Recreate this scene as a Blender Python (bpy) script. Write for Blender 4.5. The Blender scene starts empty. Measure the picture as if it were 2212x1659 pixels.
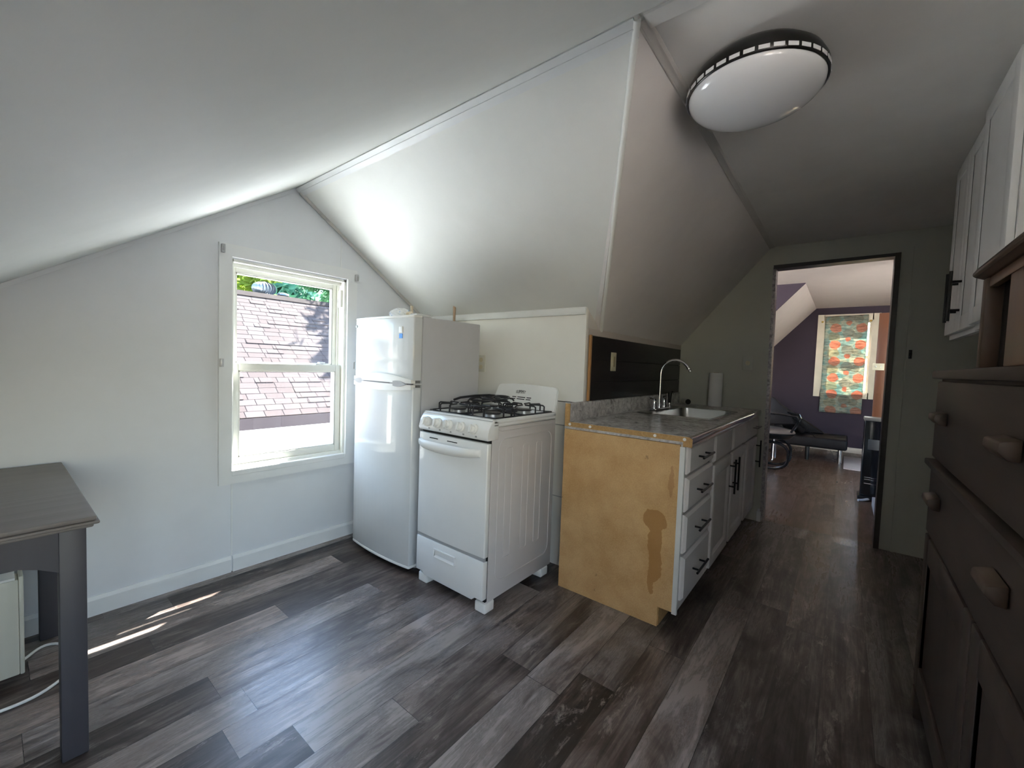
import bpy, bmesh, math, random
from mathutils import Vector, Matrix
random.seed(7)
S = bpy.context.scene
COL = S.collection
PI = math.pi

# ------------------------------------------------------------------ mesh helpers
class B:
    def __init__(s): s.bm = bmesh.new()
    def _face(s, vs):
        try: return s.bm.faces.new(vs)
        except ValueError: return None
    def box(s, x0, x1, y0, y1, z0, z1, bev=0, seg=2):
        x0, x1 = min(x0, x1), max(x0, x1); y0, y1 = min(y0, y1), max(y0, y1); z0, z1 = min(z0, z1), max(z0, z1)
        v = [s.bm.verts.new(p) for p in ((x0,y0,z0),(x1,y0,z0),(x1,y1,z0),(x0,y1,z0),(x0,y0,z1),(x1,y0,z1),(x1,y1,z1),(x0,y1,z1))]
        f = [s.bm.faces.new([v[i] for i in q]) for q in ((3,2,1,0),(4,5,6,7),(0,1,5,4),(1,2,6,5),(2,3,7,6),(3,0,4,7))]
        if bev:
            e = list({e for q in f for e in q.edges})
            bmesh.ops.bevel(s.bm, geom=e, offset=bev, segments=seg, affect='EDGES', profile=.5, clamp_overlap=True)
        return s
    def prism(s, poly, axis, lo, hi, bev=0, seg=2):
        # poly: 2D points in the two remaining axes in cyclic-free order (x:(y,z)  y:(x,z)  z:(x,y))
        def P(a, b, t): return {'x':(t,a,b),'y':(a,t,b),'z':(a,b,t)}[axis]
        A = [s.bm.verts.new(P(a,b,lo)) for a,b in poly]; C = [s.bm.verts.new(P(a,b,hi)) for a,b in poly]
        n = len(poly); fs = [s._face(A[::-1]), s._face(C)]
        for i in range(n): fs.append(s._face([A[i],A[(i+1)%n],C[(i+1)%n],C[i]]))
        fs = [f for f in fs if f]
        bmesh.ops.recalc_face_normals(s.bm, faces=fs)
        if bev:
            e = list({e for q in fs for e in q.edges})
            bmesh.ops.bevel(s.bm, geom=e, offset=bev, segments=seg, affect='EDGES', profile=.5, clamp_overlap=True)
        return s
    def poly(s, pts, th=0, nrm=None):
        # flat polygon, extruded by th along nrm
        A = [s.bm.verts.new(p) for p in pts]; f = s._face(A)
        if th:
            n = Vector(nrm).normalized()*th
            C = [s.bm.verts.new(Vector(p)+n) for p in pts]; fs = [f, s._face(C[::-1])]
            for i in range(len(pts)): fs.append(s._face([A[i],A[(i+1)%len(pts)],C[(i+1)%len(pts)],C[i]]))
            bmesh.ops.recalc_face_normals(s.bm, faces=[q for q in fs if q])
        return s
    def tube(s, pts, r, seg=10, closed=False, cap=True):
        pts = [Vector(p) for p in pts]; n = len(pts); rings = []
        rr = r if isinstance(r, (list, tuple)) else [r]*n
        prev = None
        for i, p in enumerate(pts):
            if closed: t = pts[(i+1)%n]-pts[i-1]
            elif i == 0: t = pts[1]-pts[0]
            elif i == n-1: t = pts[-1]-pts[-2]
            else: t = (pts[i+1]-pts[i]).normalized()+(pts[i]-pts[i-1]).normalized()
            t.normalize()
            if prev is None:
                a = Vector((0,0,1)) if abs(t.z) < .9 else Vector((1,0,0))
                u = t.cross(a).normalized()
            else:
                u = (prev - t*prev.dot(t))
                u = u.normalized() if u.length > 1e-6 else t.orthogonal().normalized()
            prev = u; w = t.cross(u)
            rings.append([s.bm.verts.new(p+(u*math.cos(2*PI*k/seg)+w*math.sin(2*PI*k/seg))*rr[i]) for k in range(seg)])
        m = n if closed else n-1
        for i in range(m):
            a, b = rings[i], rings[(i+1)%n]
            for k in range(seg): s._face([a[k],a[(k+1)%seg],b[(k+1)%seg],b[k]])
        if cap and not closed:
            s._face(rings[0][::-1]); s._face(rings[-1])
        return s
    def cyl(s, p0, p1, r0, r1=None, seg=20): return s.tube([p0,p1], [r0, r0 if r1 is None else r1], seg)
    def lathe(s, prof, c=(0,0,0), seg=32, axis='z'):
        rings = []
        for r, h in prof:
            ring = []
            for k in range(seg):
                a = 2*PI*k/seg; x, y = r*math.cos(a), r*math.sin(a)
                p = {'z':(x,y,h),'x':(h,x,y),'y':(x,h,y)}[axis]
                ring.append(s.bm.verts.new((c[0]+p[0],c[1]+p[1],c[2]+p[2])))
            rings.append(ring)
        fs = []
        for i in range(len(rings)-1):
            for k in range(seg): fs.append(s._face([rings[i][k],rings[i][(k+1)%seg],rings[i+1][(k+1)%seg],rings[i+1][k]]))
        fs += [s._face(rings[0][::-1]), s._face(rings[-1])]
        bmesh.ops.recalc_face_normals(s.bm, faces=[f for f in fs if f])
        return s
    def ball(s, c, r, seg=12, sc=(1,1,1)):
        m = Matrix.Translation(c) @ Matrix.Diagonal((*sc,1))
        bmesh.ops.create_uvsphere(s.bm, u_segments=seg*2, v_segments=seg, radius=r, matrix=m); return s
    def rot(s, ang, axis, c):
        bmesh.ops.rotate(s.bm, verts=s.bm.verts[:], cent=c, matrix=Matrix.Rotation(ang,3,axis)); return s

def wloc(o):
    v = Vector((0,0,0))
    while o is not None: v += o.location; o = o.parent
    return v

def obj(name, b, m, parent=None, smooth=True, keep=False, angle=.6):
    bm = b.bm
    bmesh.ops.remove_doubles(bm, verts=bm.verts[:], dist=1e-6)
    me = bpy.data.meshes.new(name)
    base = wloc(parent) if parent else Vector((0,0,0))
    lo = Vector((min(v.co[i] for v in bm.verts) for i in range(3))); hi = Vector((max(v.co[i] for v in bm.verts) for i in range(3)))
    c = Vector((0,0,0)) if keep else Vector(((lo.x+hi.x)/2,(lo.y+hi.y)/2,lo.z))
    bmesh.ops.translate(bm, verts=bm.verts[:], vec=-c)
    for f in bm.faces: f.smooth = smooth
    if smooth:
        for e in bm.edges:
            if len(e.link_faces) == 2 and e.calc_face_angle(0) > angle: e.smooth = False
    bm.to_mesh(me); bm.free()
    o = bpy.data.objects.new(name, me); COL.objects.link(o)
    if m: me.materials.append(m)
    if parent: o.parent = parent
    o.location = c - base
    return o

def thing(name, label, cat, loc, group=None):
    o = bpy.data.objects.new(name, None); COL.objects.link(o); o.location = loc; o.empty_display_size = .1
    return tag(o, label, cat, group)
def tag(o, label, cat, group=None):
    o['label'] = label; o['category'] = cat
    if group: o['group'] = group
    return o
def struct(name, b, m, parent=None, smooth=False, keep=True):
    o = obj(name, b, m, parent, smooth=smooth, keep=keep)
    if not parent: o['kind'] = 'structure'
    return o
def bounds_empty(name, loc):
    o = bpy.data.objects.new(name, None); COL.objects.link(o); o.location = loc; o['kind'] = 'structure'; return o

# ------------------------------------------------------------------ material helpers
class NT:
    def __init__(s, name):
        s.m = bpy.data.materials.new(name); s.m.use_nodes = True
        s.t = s.m.node_tree; s.t.nodes.clear()
        s.out = s.n('ShaderNodeOutputMaterial'); s.bsdf = s.n('ShaderNodeBsdfPrincipled')
        s.l(s.bsdf.outputs[0], s.out.inputs[0])
        s.tc = s.n('ShaderNodeTexCoord')
    def n(s, t, **kw):
        x = s.t.nodes.new(t)
        for k, v in kw.items(): setattr(x, k, v)
        return x
    def l(s, a, b): s.t.links.new(a, b)
    def put(s, inp, v):
        if hasattr(v, 'links'): s.l(v, inp)
        else: inp.default_value = v
    def math(s, op, a, b=0.0, c=None, clamp=False):
        x = s.n('ShaderNodeMath', operation=op, use_clamp=clamp); s.put(x.inputs[0], a); s.put(x.inputs[1], b)
        if c is not None: s.put(x.inputs[2], c)
        return x.outputs[0]
    def sep(s, v):
        x = s.n('ShaderNodeSeparateXYZ'); s.l(v, x.inputs[0]); return x.outputs
    def comb(s, x=0, y=0, z=0):
        c = s.n('ShaderNodeCombineXYZ')
        for i, v in enumerate((x,y,z)): s.put(c.inputs[i], v)
        return c.outputs[0]
    def noise(s, vec, scale, detail=4, rough=.55, dist=0):
        x = s.n('ShaderNodeTexNoise'); s.l(vec, x.inputs['Vector']); x.inputs['Scale'].default_value = scale
        x.inputs['Detail'].default_value = detail; x.inputs['Roughness'].default_value = rough; x.inputs['Distortion'].default_value = dist
        return x.outputs[0]
    def mapping(s, vec, scale=(1,1,1), loc=(0,0,0)):
        x = s.n('ShaderNodeMapping'); s.l(vec, x.inputs[0]); x.inputs['Scale'].default_value = scale; x.inputs['Location'].default_value = loc
        return x.outputs[0]
    def ramp(s, fac, stops, interp='LINEAR'):
        x = s.n('ShaderNodeValToRGB'); s.put(x.inputs[0], fac); r = x.color_ramp; r.interpolation = interp
        while len(r.elements) < len(stops): r.elements.new(.5)
        for e, (p, c) in zip(r.elements, stops):
            e.position = p; e.color = (*c, 1) if len(c) == 3 else c
        return x.outputs[0]
    def mix(s, fac, a, b, mode='MIX'):
        x = s.n('ShaderNodeMix', data_type='RGBA', blend_type=mode); s.put(x.inputs[0], fac)
        for i, v in ((6,a),(7,b)):
            if hasattr(v, 'links'): s.l(v, x.inputs[i])
            else: x.inputs[i].default_value = (*v, 1) if len(v) == 3 else v
        return x.outputs[2]
    def bump(s, h, strength=.2, dist=.002):
        x = s.n('ShaderNodeBump'); x.inputs['Strength'].default_value = strength; x.inputs['Distance'].default_value = dist
        s.l(h, x.inputs['Height']); s.l(x.outputs[0], s.bsdf.inputs['Normal'])
    def set(s, **kw):
        for k, v in kw.items():
            i = s.bsdf.inputs[k.replace('_', ' ')]
            if isinstance(v, tuple) and len(v) == 3: v = (*v, 1)
            s.put(i, v)
        return s

def plain(name, c, rough=.5, metal=0, var=.06, scale=6, bump=0, bscale=80, spec=.5, coat=0):
    n = NT(name); v = n.tc.outputs['Object']
    f = n.noise(v, scale, 3)
    lo = tuple(max(0, x*(1-var)) for x in c); hi = tuple(min(1, x*(1+var)) for x in c)
    n.set(Base_Color=n.ramp(f, [(.3, lo), (.7, hi)]), Roughness=rough, Metallic=metal)
    n.bsdf.inputs['Specular IOR Level'].default_value = spec
    if coat: n.bsdf.inputs['Coat Weight'].default_value = coat; n.bsdf.inputs['Coat Roughness'].default_value = .08
    if bump: n.bump(n.noise(v, bscale, 4), bump)
    return n.m

def paint(name, c, var=.04, rough=.55, spots=None):
    # rolled wall paint with faint patchiness and orange-peel texture
    n = NT(name); v = n.tc.outputs['Object']
    f = n.math('ADD', n.math('MULTIPLY', n.noise(v, 1.6, 5, .6, .4), .7), n.math('MULTIPLY', n.noise(v, 9, 3), .3))
    base = n.ramp(f, [(.32, tuple(x*(1-var) for x in c)), (.5, c), (.68, tuple(min(1, x*(1+var)) for x in c))])
    if spots:
        m = n.ramp(n.noise(v, 3.1, 6, .7, 1.2), [(.60, (0,0,0)), (.72, (1,1,1))])
        base = n.mix(n.math('MULTIPLY', m, .35), base, spots)
    n.set(Base_Color=base, Roughness=rough)
    n.bump(n.noise(v, 130, 3), .12, .001)
    return n.m

def wood(name, dark, light, axis='x', rough=.45, sc=1.0, contrast=.5, spec=.5):
    n = NT(name); v = n.tc.outputs['Object']
    st = {'x':(2,26,26),'y':(26,2,26),'z':(26,26,2)}[axis]
    g = n.noise(n.mapping(v, tuple(q*sc for q in st)), 1, 6, .6, .6)
    g2 = n.noise(n.mapping(v, tuple(q*sc*.25 for q in st)), 1, 4, .5, 1.4)
    f = n.math('ADD', n.math('MULTIPLY', g, .5), n.math('MULTIPLY', g2, .5))
    n.set(Base_Color=n.ramp(f, [(.5-contrast*.4, dark), (.5+contrast*.4, light)]), Roughness=rough)
    n.bsdf.inputs['Specular IOR Level'].default_value = spec
    n.bump(g, .15, .002)
    return n.m

def floor_mat(name, w, L, cols, rough, off=0.0, joint=.0016, wear=1.0, seed=0.0):
    n = NT(name); p = n.sep(n.tc.outputs['Object'])
    yy = n.math('DIVIDE', n.math('ADD', p[1], off+30*w), w)
    row = n.math('FLOOR', yy); fy = n.math('FRACT', yy)
    wn = n.n('ShaderNodeTexWhiteNoise', noise_dimensions='1D'); n.l(row, wn.inputs['W'])
    xx = n.math('ADD', n.math('DIVIDE', n.math('ADD', p[0], 20), L), wn.outputs[0])
    col = n.math('FLOOR', xx); fx = n.math('FRACT', xx)
    w2 = n.n('ShaderNodeTexWhiteNoise', noise_dimensions='2D'); n.l(n.comb(n.math('ADD', row, seed), n.math('ADD', col, seed*3)), w2.inputs['Vector'])
    pid = w2.outputs[0]
    off3 = n.math('MULTIPLY', pid, 91.0)
    def stretched(sx, sy, k): return n.comb(n.math('ADD', n.math('MULTIPLY', p[0], sx), off3), n.math('ADD', n.math('MULTIPLY', p[1], sy), n.math('MULTIPLY', off3, k)), off3)
    fine = n.noise(stretched(4.0, 110, 1.7), 1, 5, .65, .5)
    med = n.noise(stretched(1.3, 11, .9), 1, 7, .66, 2.2)
    big = n.noise(stretched(2.6, 6.0, 1.3), 1, 6, .62, 1.0)
    patch = n.noise(stretched(7, 20, .6), 1, 8, .78, .6)
    f = n.math('ADD', n.math('MULTIPLY', med, .50), n.math('MULTIPLY', big, .50))
    f = n.math('ADD', f, n.math('MULTIPLY', n.math('SUBTRACT', fine, .5), .22))
    f = n.math('ADD', f, n.math('MULTIPLY', n.math('SUBTRACT', pid, .5), .22))
    base = n.ramp(f, cols)
    pm = n.ramp(patch, [(.55, (0,0,0)), (.66, (1,1,1))])
    gate = n.ramp(n.noise(stretched(1.5, 4, 2.1), 1, 3, .5, .3), [(.45,(0,0,0)), (.58,(1,1,1))])
    base = n.mix(n.math('MULTIPLY', n.math('MULTIPLY', pm, gate), .55*wear), base, tuple(x*1.2 for x in cols[-1][1]))
    dk = n.ramp(n.noise(stretched(5, 14, 3.3), 1, 7, .75, .8), [(.58,(0,0,0)), (.70,(1,1,1))])
    base = n.mix(n.math('MULTIPLY', dk, .28*wear), base, tuple(x*.9 for x in cols[0][1]))
    hue = n.ramp(w2.outputs[1], [(0,(1.06,.98,.95)), (1,(.95,1.0,1.04))])
    base = n.mix(1.0, base, hue, 'MULTIPLY')
    ey = n.math('MULTIPLY', n.math('MINIMUM', fy, n.math('SUBTRACT', 1.0, fy)), w)
    ex = n.math('MULTIPLY', n.math('MINIMUM', fx, n.math('SUBTRACT', 1.0, fx)), L)
    e = n.math('GREATER_THAN', n.math('MINIMUM', ex, ey), joint*.5)
    base = n.mix(n.math('SUBTRACT', 1.0, e), base, (.012,.010,.010))
    n.set(Base_Color=base, Roughness=n.ramp(f, [(.35,(rough+.10,)*3), (.65,(rough-.05,)*3)]))
    h = n.math('ADD', n.math('MULTIPLY', fine, .55), n.math('MULTIPLY', e, .7))
    n.bump(h, .35, .0022)
    return n.m

def speckle(name, cols, scale=40, rough=.3):
    n = NT(name); v = n.tc.outputs['Object']
    f = n.math('ADD', n.math('MULTIPLY', n.noise(v, scale, 6, .7, .8), .6), n.math('MULTIPLY', n.noise(v, scale*.28, 5, .6, 1.0), .4))
    n.set(Base_Color=n.ramp(f, cols), Roughness=rough); return n.m

def glass(name, tint=(.97,.985,.98)):
    # thin clear pane: light passes straight, the surface mirrors at grazing angles
    m = bpy.data.materials.new(name); m.use_nodes = True; t = m.node_tree; t.nodes.clear()
    o = t.nodes.new('ShaderNodeOutputMaterial'); a = t.nodes.new('ShaderNodeBsdfTransparent'); g = t.nodes.new('ShaderNodeBsdfGlossy')
    a.inputs[0].default_value = (*tint, 1); g.inputs['Roughness'].default_value = .02
    f = t.nodes.new('ShaderNodeLayerWeight'); f.inputs[0].default_value = .5; x = t.nodes.new('ShaderNodeMixShader')
    p = t.nodes.new('ShaderNodeMath'); p.operation = 'POWER'; p.inputs[1].default_value = 5
    q = t.nodes.new('ShaderNodeMath'); q.operation = 'MULTIPLY_ADD'; q.inputs[1].default_value = .6; q.inputs[2].default_value = .03
    t.links.new(f.outputs['Facing'], p.inputs[0]); t.links.new(p.outputs[0], q.inputs[0])
    t.links.new(q.outputs[0], x.inputs[0]); t.links.new(a.outputs[0], x.inputs[1]); t.links.new(g.outputs[0], x.inputs[2]); t.links.new(x.outputs[0], o.inputs[0])
    return m

# ------------------------------------------------------------------ materials
WALL = paint('wall paint cool white', (.69,.715,.745), .03)
SLOPE = paint('ceiling paint white', (.76,.77,.74), .035, .6)
CEILM = paint('flat ceiling paint', (.80,.785,.755), .05, .65)
SLOPE2 = paint('sink slope paint', (.76,.725,.70), .05, .6, (.76,.71,.68))
DOORW = paint('door wall paint olive grey', (.47,.47,.41), .04, .6)
TRIMW = plain('white trim gloss', (.74,.76,.765), .35, var=.03, bump=.05, bscale=60)
CREAMV = plain('window vinyl cream', (.74,.745,.70), .32, var=.02)
PURPLE = paint('purple wall paint', (.050,.037,.050), .04, .8)
for nd in PURPLE.node_tree.nodes:
    if nd.type == 'BSDF_PRINCIPLED': nd.inputs['Specular IOR Level'].default_value = .15
BEDCEIL = paint('bedroom ceiling paint', (.62,.53,.47), .05, .6)
SEED = 9.0
FLOOR = floor_mat('weathered grey planks', .15, 1.22, [(.33,(.016,.0105,.0088)), (.44,(.049,.037,.0325)), (.53,(.113,.092,.083)), (.65,(.29,.255,.236))], .285, -.005, seed=SEED)
FLOORB = floor_mat('brown laminate planks', .15, 1.0, [(.30,(.055,.030,.018)), (.48,(.10,.058,.036)), (.70,(.17,.108,.074))], .32, -.005, .001, 0.0)
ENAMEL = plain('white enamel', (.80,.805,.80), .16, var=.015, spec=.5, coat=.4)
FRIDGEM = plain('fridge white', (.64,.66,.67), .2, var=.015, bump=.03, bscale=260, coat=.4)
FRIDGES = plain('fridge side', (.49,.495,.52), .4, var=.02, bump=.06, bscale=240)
PLASTW = plain('white plastic', (.82,.82,.80), .35, var=.02)
GREYP = plain('grey plastic', (.36,.37,.38), .4, var=.05)
SILVER = plain('silver plastic', (.62,.63,.64), .28, .35, var=.05)
IRON = plain('black cast iron', (.018,.018,.024), .38, var=.2, bump=.1, bscale=120)
BLACK = plain('black satin metal', (.012,.012,.013), .33, .3, var=.1)
BLKGLOSS = plain('black gloss', (.008,.008,.009), .12, var=.1, coat=.5)
VOID = plain('dark gap', (.006,.006,.006), .8, var=.1)
CHROME = plain('chrome', (.82,.82,.84), .08, 1, var=.02)
STEEL = plain('brushed steel', (.55,.55,.54), .27, 1, var=.05)
ALUM = plain('burner aluminium', (.42,.42,.43), .4, .7, var=.1)
CABW = plain('painted cabinet white', (.78,.75,.74), .42, var=.03, bump=.05, bscale=50)
CABU = plain('upper cabinet white', (.87,.86,.84), .4, var=.03, bump=.05, bscale=50)
LAMIN = speckle('grey stone laminate', [(.36,(.22,.205,.20)), (.50,(.48,.46,.45)), (.66,(.74,.72,.70))], 34, .22)
PARTICLE = speckle('raw particle board', [(.35,(.30,.17,.06)), (.65,(.52,.33,.14))], 220, .8)
BACKWOOD = wood('charred plank', (.010,.008,.008), (.020,.0165,.016), 'x', .4, 1, .6)
DRESS = wood('old walnut', (.020,.012,.009), (.062,.040,.031), 'x', .5, .8, .6)
DRESSV = wood('old walnut upright', (.020,.012,.009), (.062,.040,.031), 'z', .5, .8, .6)
OAK = wood('honey oak', (.055,.021,.008), (.13,.055,.020), 'z', .35, .8, .6)
OAKD = wood('dark stained oak', (.035,.017,.010), (.080,.042,.025), 'x', .4, .8, .6)
POSTW = wood('brown oak post', (.06,.034,.022), (.12,.072,.050), 'z', .45, .8, .6)
TABLE = wood('slate painted wood', (.038,.037,.045), (.056,.054,.066), 'z', .5, .7, .8)
TABTOP = wood('weathered grey table top', (.11,.098,.092), (.21,.192,.184), 'x', .5, .8, .7)
DOORB = wood('brown door wood', (.08,.025,.009), (.17,.057,.02), 'z', .35, .7, .7)
JAMBD = wood('dark jamb wood', (.020,.014,.012), (.045,.033,.030), 'z', .4, .7, .6)
BEIGEP = plain('ivory plate plastic', (.62,.56,.40), .35, var=.03)
IVORY = plain('pale plate plastic', (.66,.65,.58), .35, var=.03)
PAPER = plain('paper towel', (.80,.79,.76), .9, var=.03, bump=.4, bscale=90)
HEATM = plain('cream heater enamel', (.50,.49,.42), .45, var=.04)
CABLE = plain('white cable', (.72,.72,.70), .45, var=.04)
LEATHER = plain('black upholstery', (.010,.008,.009), .5, spec=.2, var=.2, bump=.25, bscale=70)
FABRICB = plain('black throw fabric', (.008,.007,.008), .9, spec=.1, var=.3, bump=.6, bscale=45)
SEATTOP = plain('brown seat vinyl', (.15,.12,.105), .3, var=.1, bump=.1, bscale=60)
MATM = plain('pale floor mat', (.55,.50,.48), .7, var=.05, bump=.2, bscale=60)
BRASS = plain('brass', (.62,.42,.12), .3, .9, var=.05)
GLASS = glass('window glass')

def chipboard():
    n = NT('chipboard end panel'); v = n.tc.outputs['Object']; p = n.sep(v)
    f = n.math('ADD', n.math('MULTIPLY', n.noise(v, 170, 5, .7), .45), n.math('MULTIPLY', n.noise(v, 7, 5, .6), .55))
    base = n.ramp(f, [(.36,(.45,.265,.105)), (.64,(.62,.41,.195))])
    sc = n.ramp(n.noise(n.mapping(v,(1,26,4)), 1, 5, .7), [(.66,(0,0,0)), (.76,(1,1,1))])
    base = n.mix(n.math('MULTIPLY', sc, .45), base, (.20,.10,.035))
    sp = n.ramp(n.noise(v, 26, 3, .6), [(.70,(0,0,0)), (.76,(1,1,1))])
    base = n.mix(n.math('MULTIPLY', sp, .5), base, (.14,.07,.03))
    # the long drip stain near the front edge
    wob = n.math('MULTIPLY', n.math('SUBTRACT', n.noise(v, 22, 4), .5), .035)
    y = n.math('ADD', p[1], wob); z = n.math('ADD', p[2], wob)
    mask = None
    for (cy, cz, ry, rz) in ((.660,.500,.055,.052), (.655,.400,.034,.10), (.650,.300,.030,.10), (.665,.215,.018,.07)):
        d = n.math('ADD', n.math('POWER', n.math('ABSOLUTE', n.math('DIVIDE', n.math('SUBTRACT', y, cy), ry)), 2.0), n.math('POWER', n.math('ABSOLUTE', n.math('DIVIDE', n.math('SUBTRACT', z, cz), rz)), 2.0))
        m = n.math('LESS_THAN', d, 1.0); mask = m if mask is None else n.math('MAXIMUM', mask, m)
    base = n.mix(n.math('MULTIPLY', mask, .75), base, (.33,.155,.035))
    d2 = n.math('ADD', n.math('POWER', n.math('ABSOLUTE', n.math('DIVIDE', n.math('SUBTRACT', y, .595), .012)), 2.0), n.math('POWER', n.math('ABSOLUTE', n.math('DIVIDE', n.math('SUBTRACT', z, .70), .075)), 2.0))
    base = n.mix(n.math('MULTIPLY', n.math('LESS_THAN', d2, 1.0), .5), base, (.30,.14,.04))
    n.set(Base_Color=base, Roughness=.7); n.bump(n.noise(v, 240, 3), .2, .001)
    return n.m
CHIP = chipboard()

def curtain_mat():
    # world-space motif: orange discs in two columns with small ones between, over teal, taupe and cream weave
    n = NT('quilted curtain print'); p = n.sep(n.tc.outputs['Object'])
    wob = n.math('MULTIPLY', n.math('SUBTRACT', n.noise(n.tc.outputs['Object'], 14, 3), .5), .05)
    y, z = n.math('ADD', p[1], wob), n.math('ADD', p[2], wob)
    pz = .262
    zz = n.math('DIVIDE', n.math('SUBTRACT', z, .62), pz); fz = n.math('FRACT', zz)
    def disc(cy, cz, r, src=None):
        fzz = n.math('FRACT', n.math('ADD', zz, .5-cz))
        d = n.math('ADD', n.math('POWER', n.math('ABSOLUTE', n.math('SUBTRACT', y, cy)), 2.0), n.math('POWER', n.math('ABSOLUTE', n.math('MULTIPLY', n.math('SUBTRACT', fzz, .5), pz)), 2.0))
        return n.math('LESS_THAN', d, r*r)
    b = n.ramp(n.noise(n.mapping(n.tc.outputs['Object'],(1,5,7)), 1, 3), [(.40,(.30,.44,.40)), (.50,(.58,.56,.44)), (.60,(.36,.44,.39))])
    taupe = disc(-.01, .82, .075); b = n.mix(n.math('MULTIPLY', taupe, .65), b, (.30,.27,.215))
    b = n.mix(n.math('MULTIPLY', disc(.17, .62, .075), .6), b, (.42,.36,.22))
    b = n.mix(n.math('MULTIPLY', disc(-.12, .70, .06), .6), b, (.30,.27,.20))
    for (cy, cz, r) in ((.150,.14,.070), (-.165,.14,.070), (-.01,.46,.036)):
        b = n.mix(n.math('MULTIPLY', disc(cy, cz, r), .80), b, (.62,.25,.16))
    st = n.ramp(n.noise(n.mapping(n.tc.outputs['Object'],(1,9,95)), 1, 4, .7, .6), [(.40,(.42,.42,.42)), (.58,(1,1,1))])
    b = n.mix(.85, b, st, 'MULTIPLY')
    tr = n.n('ShaderNodeBsdfTranslucent'); n.l(b, tr.inputs[0]); n.set(Base_Color=b, Roughness=.9)
    mx = n.n('ShaderNodeMixShader'); mx.inputs[0].default_value = .46
    n.l(n.bsdf.outputs[0], mx.inputs[1]); n.l(tr.outputs[0], mx.inputs[2]); n.l(mx.outputs[0], n.out.inputs[0])
    return n.m
CURTAIN = curtain_mat()

def leaf_mat(name, a, b):
    n = NT(name); f = n.noise(n.tc.outputs['Object'], 1.3, 3)
    c = n.ramp(f, [(.35,a), (.65,b)]); n.set(Base_Color=c, Roughness=.6); n.bsdf.inputs['Specular IOR Level'].default_value = .1
    tr = n.n('ShaderNodeBsdfTranslucent'); n.l(c, tr.inputs[0]); mx = n.n('ShaderNodeMixShader'); mx.inputs[0].default_value = .55
    n.l(n.bsdf.outputs[0], mx.inputs[1]); n.l(tr.outputs[0], mx.inputs[2]); n.l(mx.outputs[0], n.out.inputs[0]); return n.m
def shingle_mat():
    n = NT('asphalt shingles'); p = n.sep(n.tc.outputs['Object'])
    # object space: x along the eave, z encodes the course number (see roof mesh uv below)
    uv = n.sep(n.tc.outputs['UV'])
    row = n.math('FLOOR', uv[1]); wn = n.n('ShaderNodeTexWhiteNoise', noise_dimensions='1D'); n.l(row, wn.inputs['W'])
    xx = n.math('ADD', n.math('DIVIDE', uv[0], .30), n.math('MULTIPLY', wn.outputs[0], 7.3)); fx = n.math('FRACT', xx); col = n.math('FLOOR', xx)
    w2 = n.n('ShaderNodeTexWhiteNoise', noise_dimensions='2D'); n.l(n.comb(row, col), w2.inputs['Vector'])
    base = n.ramp(w2.outputs[0], [(0,(.045,.036,.0345)), (.5,(.052,.0425,.041)), (1,(.059,.049,.0475))])
    gap = n.math('LESS_THAN', fx, .045); base = n.mix(gap, base, (.006,.005,.006))
    base = n.mix(n.math('MULTIPLY', n.noise(n.tc.outputs['Object'], 120, 2), .3), base, (.02,.017,.02))
    n.set(Base_Color=base, Roughness=.9); n.bsdf.inputs['Specular IOR Level'].default_value = .05; return n.m

# ------------------------------------------------------------------ camera
CAMH = 1.2119
fwd = Vector((.78245907,.62090654,-.04725321)); right = Vector((.62252231,-.78180074,.0354058)); up = Vector((.0149589,.05711977,.99825526))
cam = bpy.data.cameras.new('camera'); cam.sensor_width = 36; cam.sensor_fit = 'HORIZONTAL'; cam.lens = 903.29*36/2212; cam.clip_start = .02
co = bpy.data.objects.new('camera', cam); COL.objects.link(co)
M = Matrix.Identity(4)
for i in range(3): M[i][0], M[i][1], M[i][2] = right[i], up[i], -fwd[i]
M[2][3] = CAMH; co.matrix_world = M; S.camera = co

# ------------------------------------------------------------------ room shell dimensions
YW = 2.6236; XR = 1.166; ZC = 2.216; XK = 2.15; SL = .673; YK = 1.177; ZK1 = 1.554; ZK2 = 1.431; XD = 3.9164; YC = .5153
S2 = (ZC-ZK2)/(YK-YC); XL = -1.05; YR = -.68; YF = -2.4; XS = .62; YB0 = .30; XLB = -1.7
XV = XK+(ZK1-ZK2)/SL     # valley foot
TW = .16                 # window wall thickness
def zl(x): return ZC-SL*abs(x-XR)

struct('floor', B().box(-1.9, XD+.06, -2.6, YW+.1, -.1, 0), FLOOR)
struct('floor.001', B().box(XD+.06, 9.0, -2.6, 2.4, -.1, 0), FLOORB)

# window wall with opening
OX0, OX1, OZ0, OZ1 = .832, 1.497, .5615, 1.728
b = B()
for (x0,x1,z0,z1) in ((XL-.2,OX0,-.1,2.5),(OX1,XK+.3,-.1,2.5),(OX0,OX1,-.1,OZ0),(OX0,OX1,OZ1,2.5)): b.box(x0,x1,YW,YW+TW,z0,z1)
struct('wall_back', b, WALL)
# seams between the wall panels: slim flat battens painted over
struct('trim_1', B().box(.834,.842,YW-.003,YW,.09,.50), TRIMW)
struct('trim_2', B().box(1.455,1.461,YW-.003,YW,1.80,1.985), TRIMW)

# knee wall behind fridge and stove, made of two stacked boards with a lap line
b = B().box(XK, XK+.02, YK, YW, -.1, 1.556)
struct('wall_knee', b, paint('knee wall paint', (.82,.81,.765), .03))
struct('trim_3', B().box(XK-.012, XK, YK+.004, YW, 1.512, 1.548, .004).box(XK-.006, XK, YK+.002, YW, 1.540, 1.556, .002), TRIMW, smooth=True)
struct('trim_4', B().box(XK-.003, XK, YK+.04, 1.9, .998, 1.002), VOID)
struct('trim_5', B().box(XK-.003, XK, YK+.002, 1.9, .855, .86).box(XK-.003, XK, YK+.002, 1.9, .42, .424), GREYP)
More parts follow.
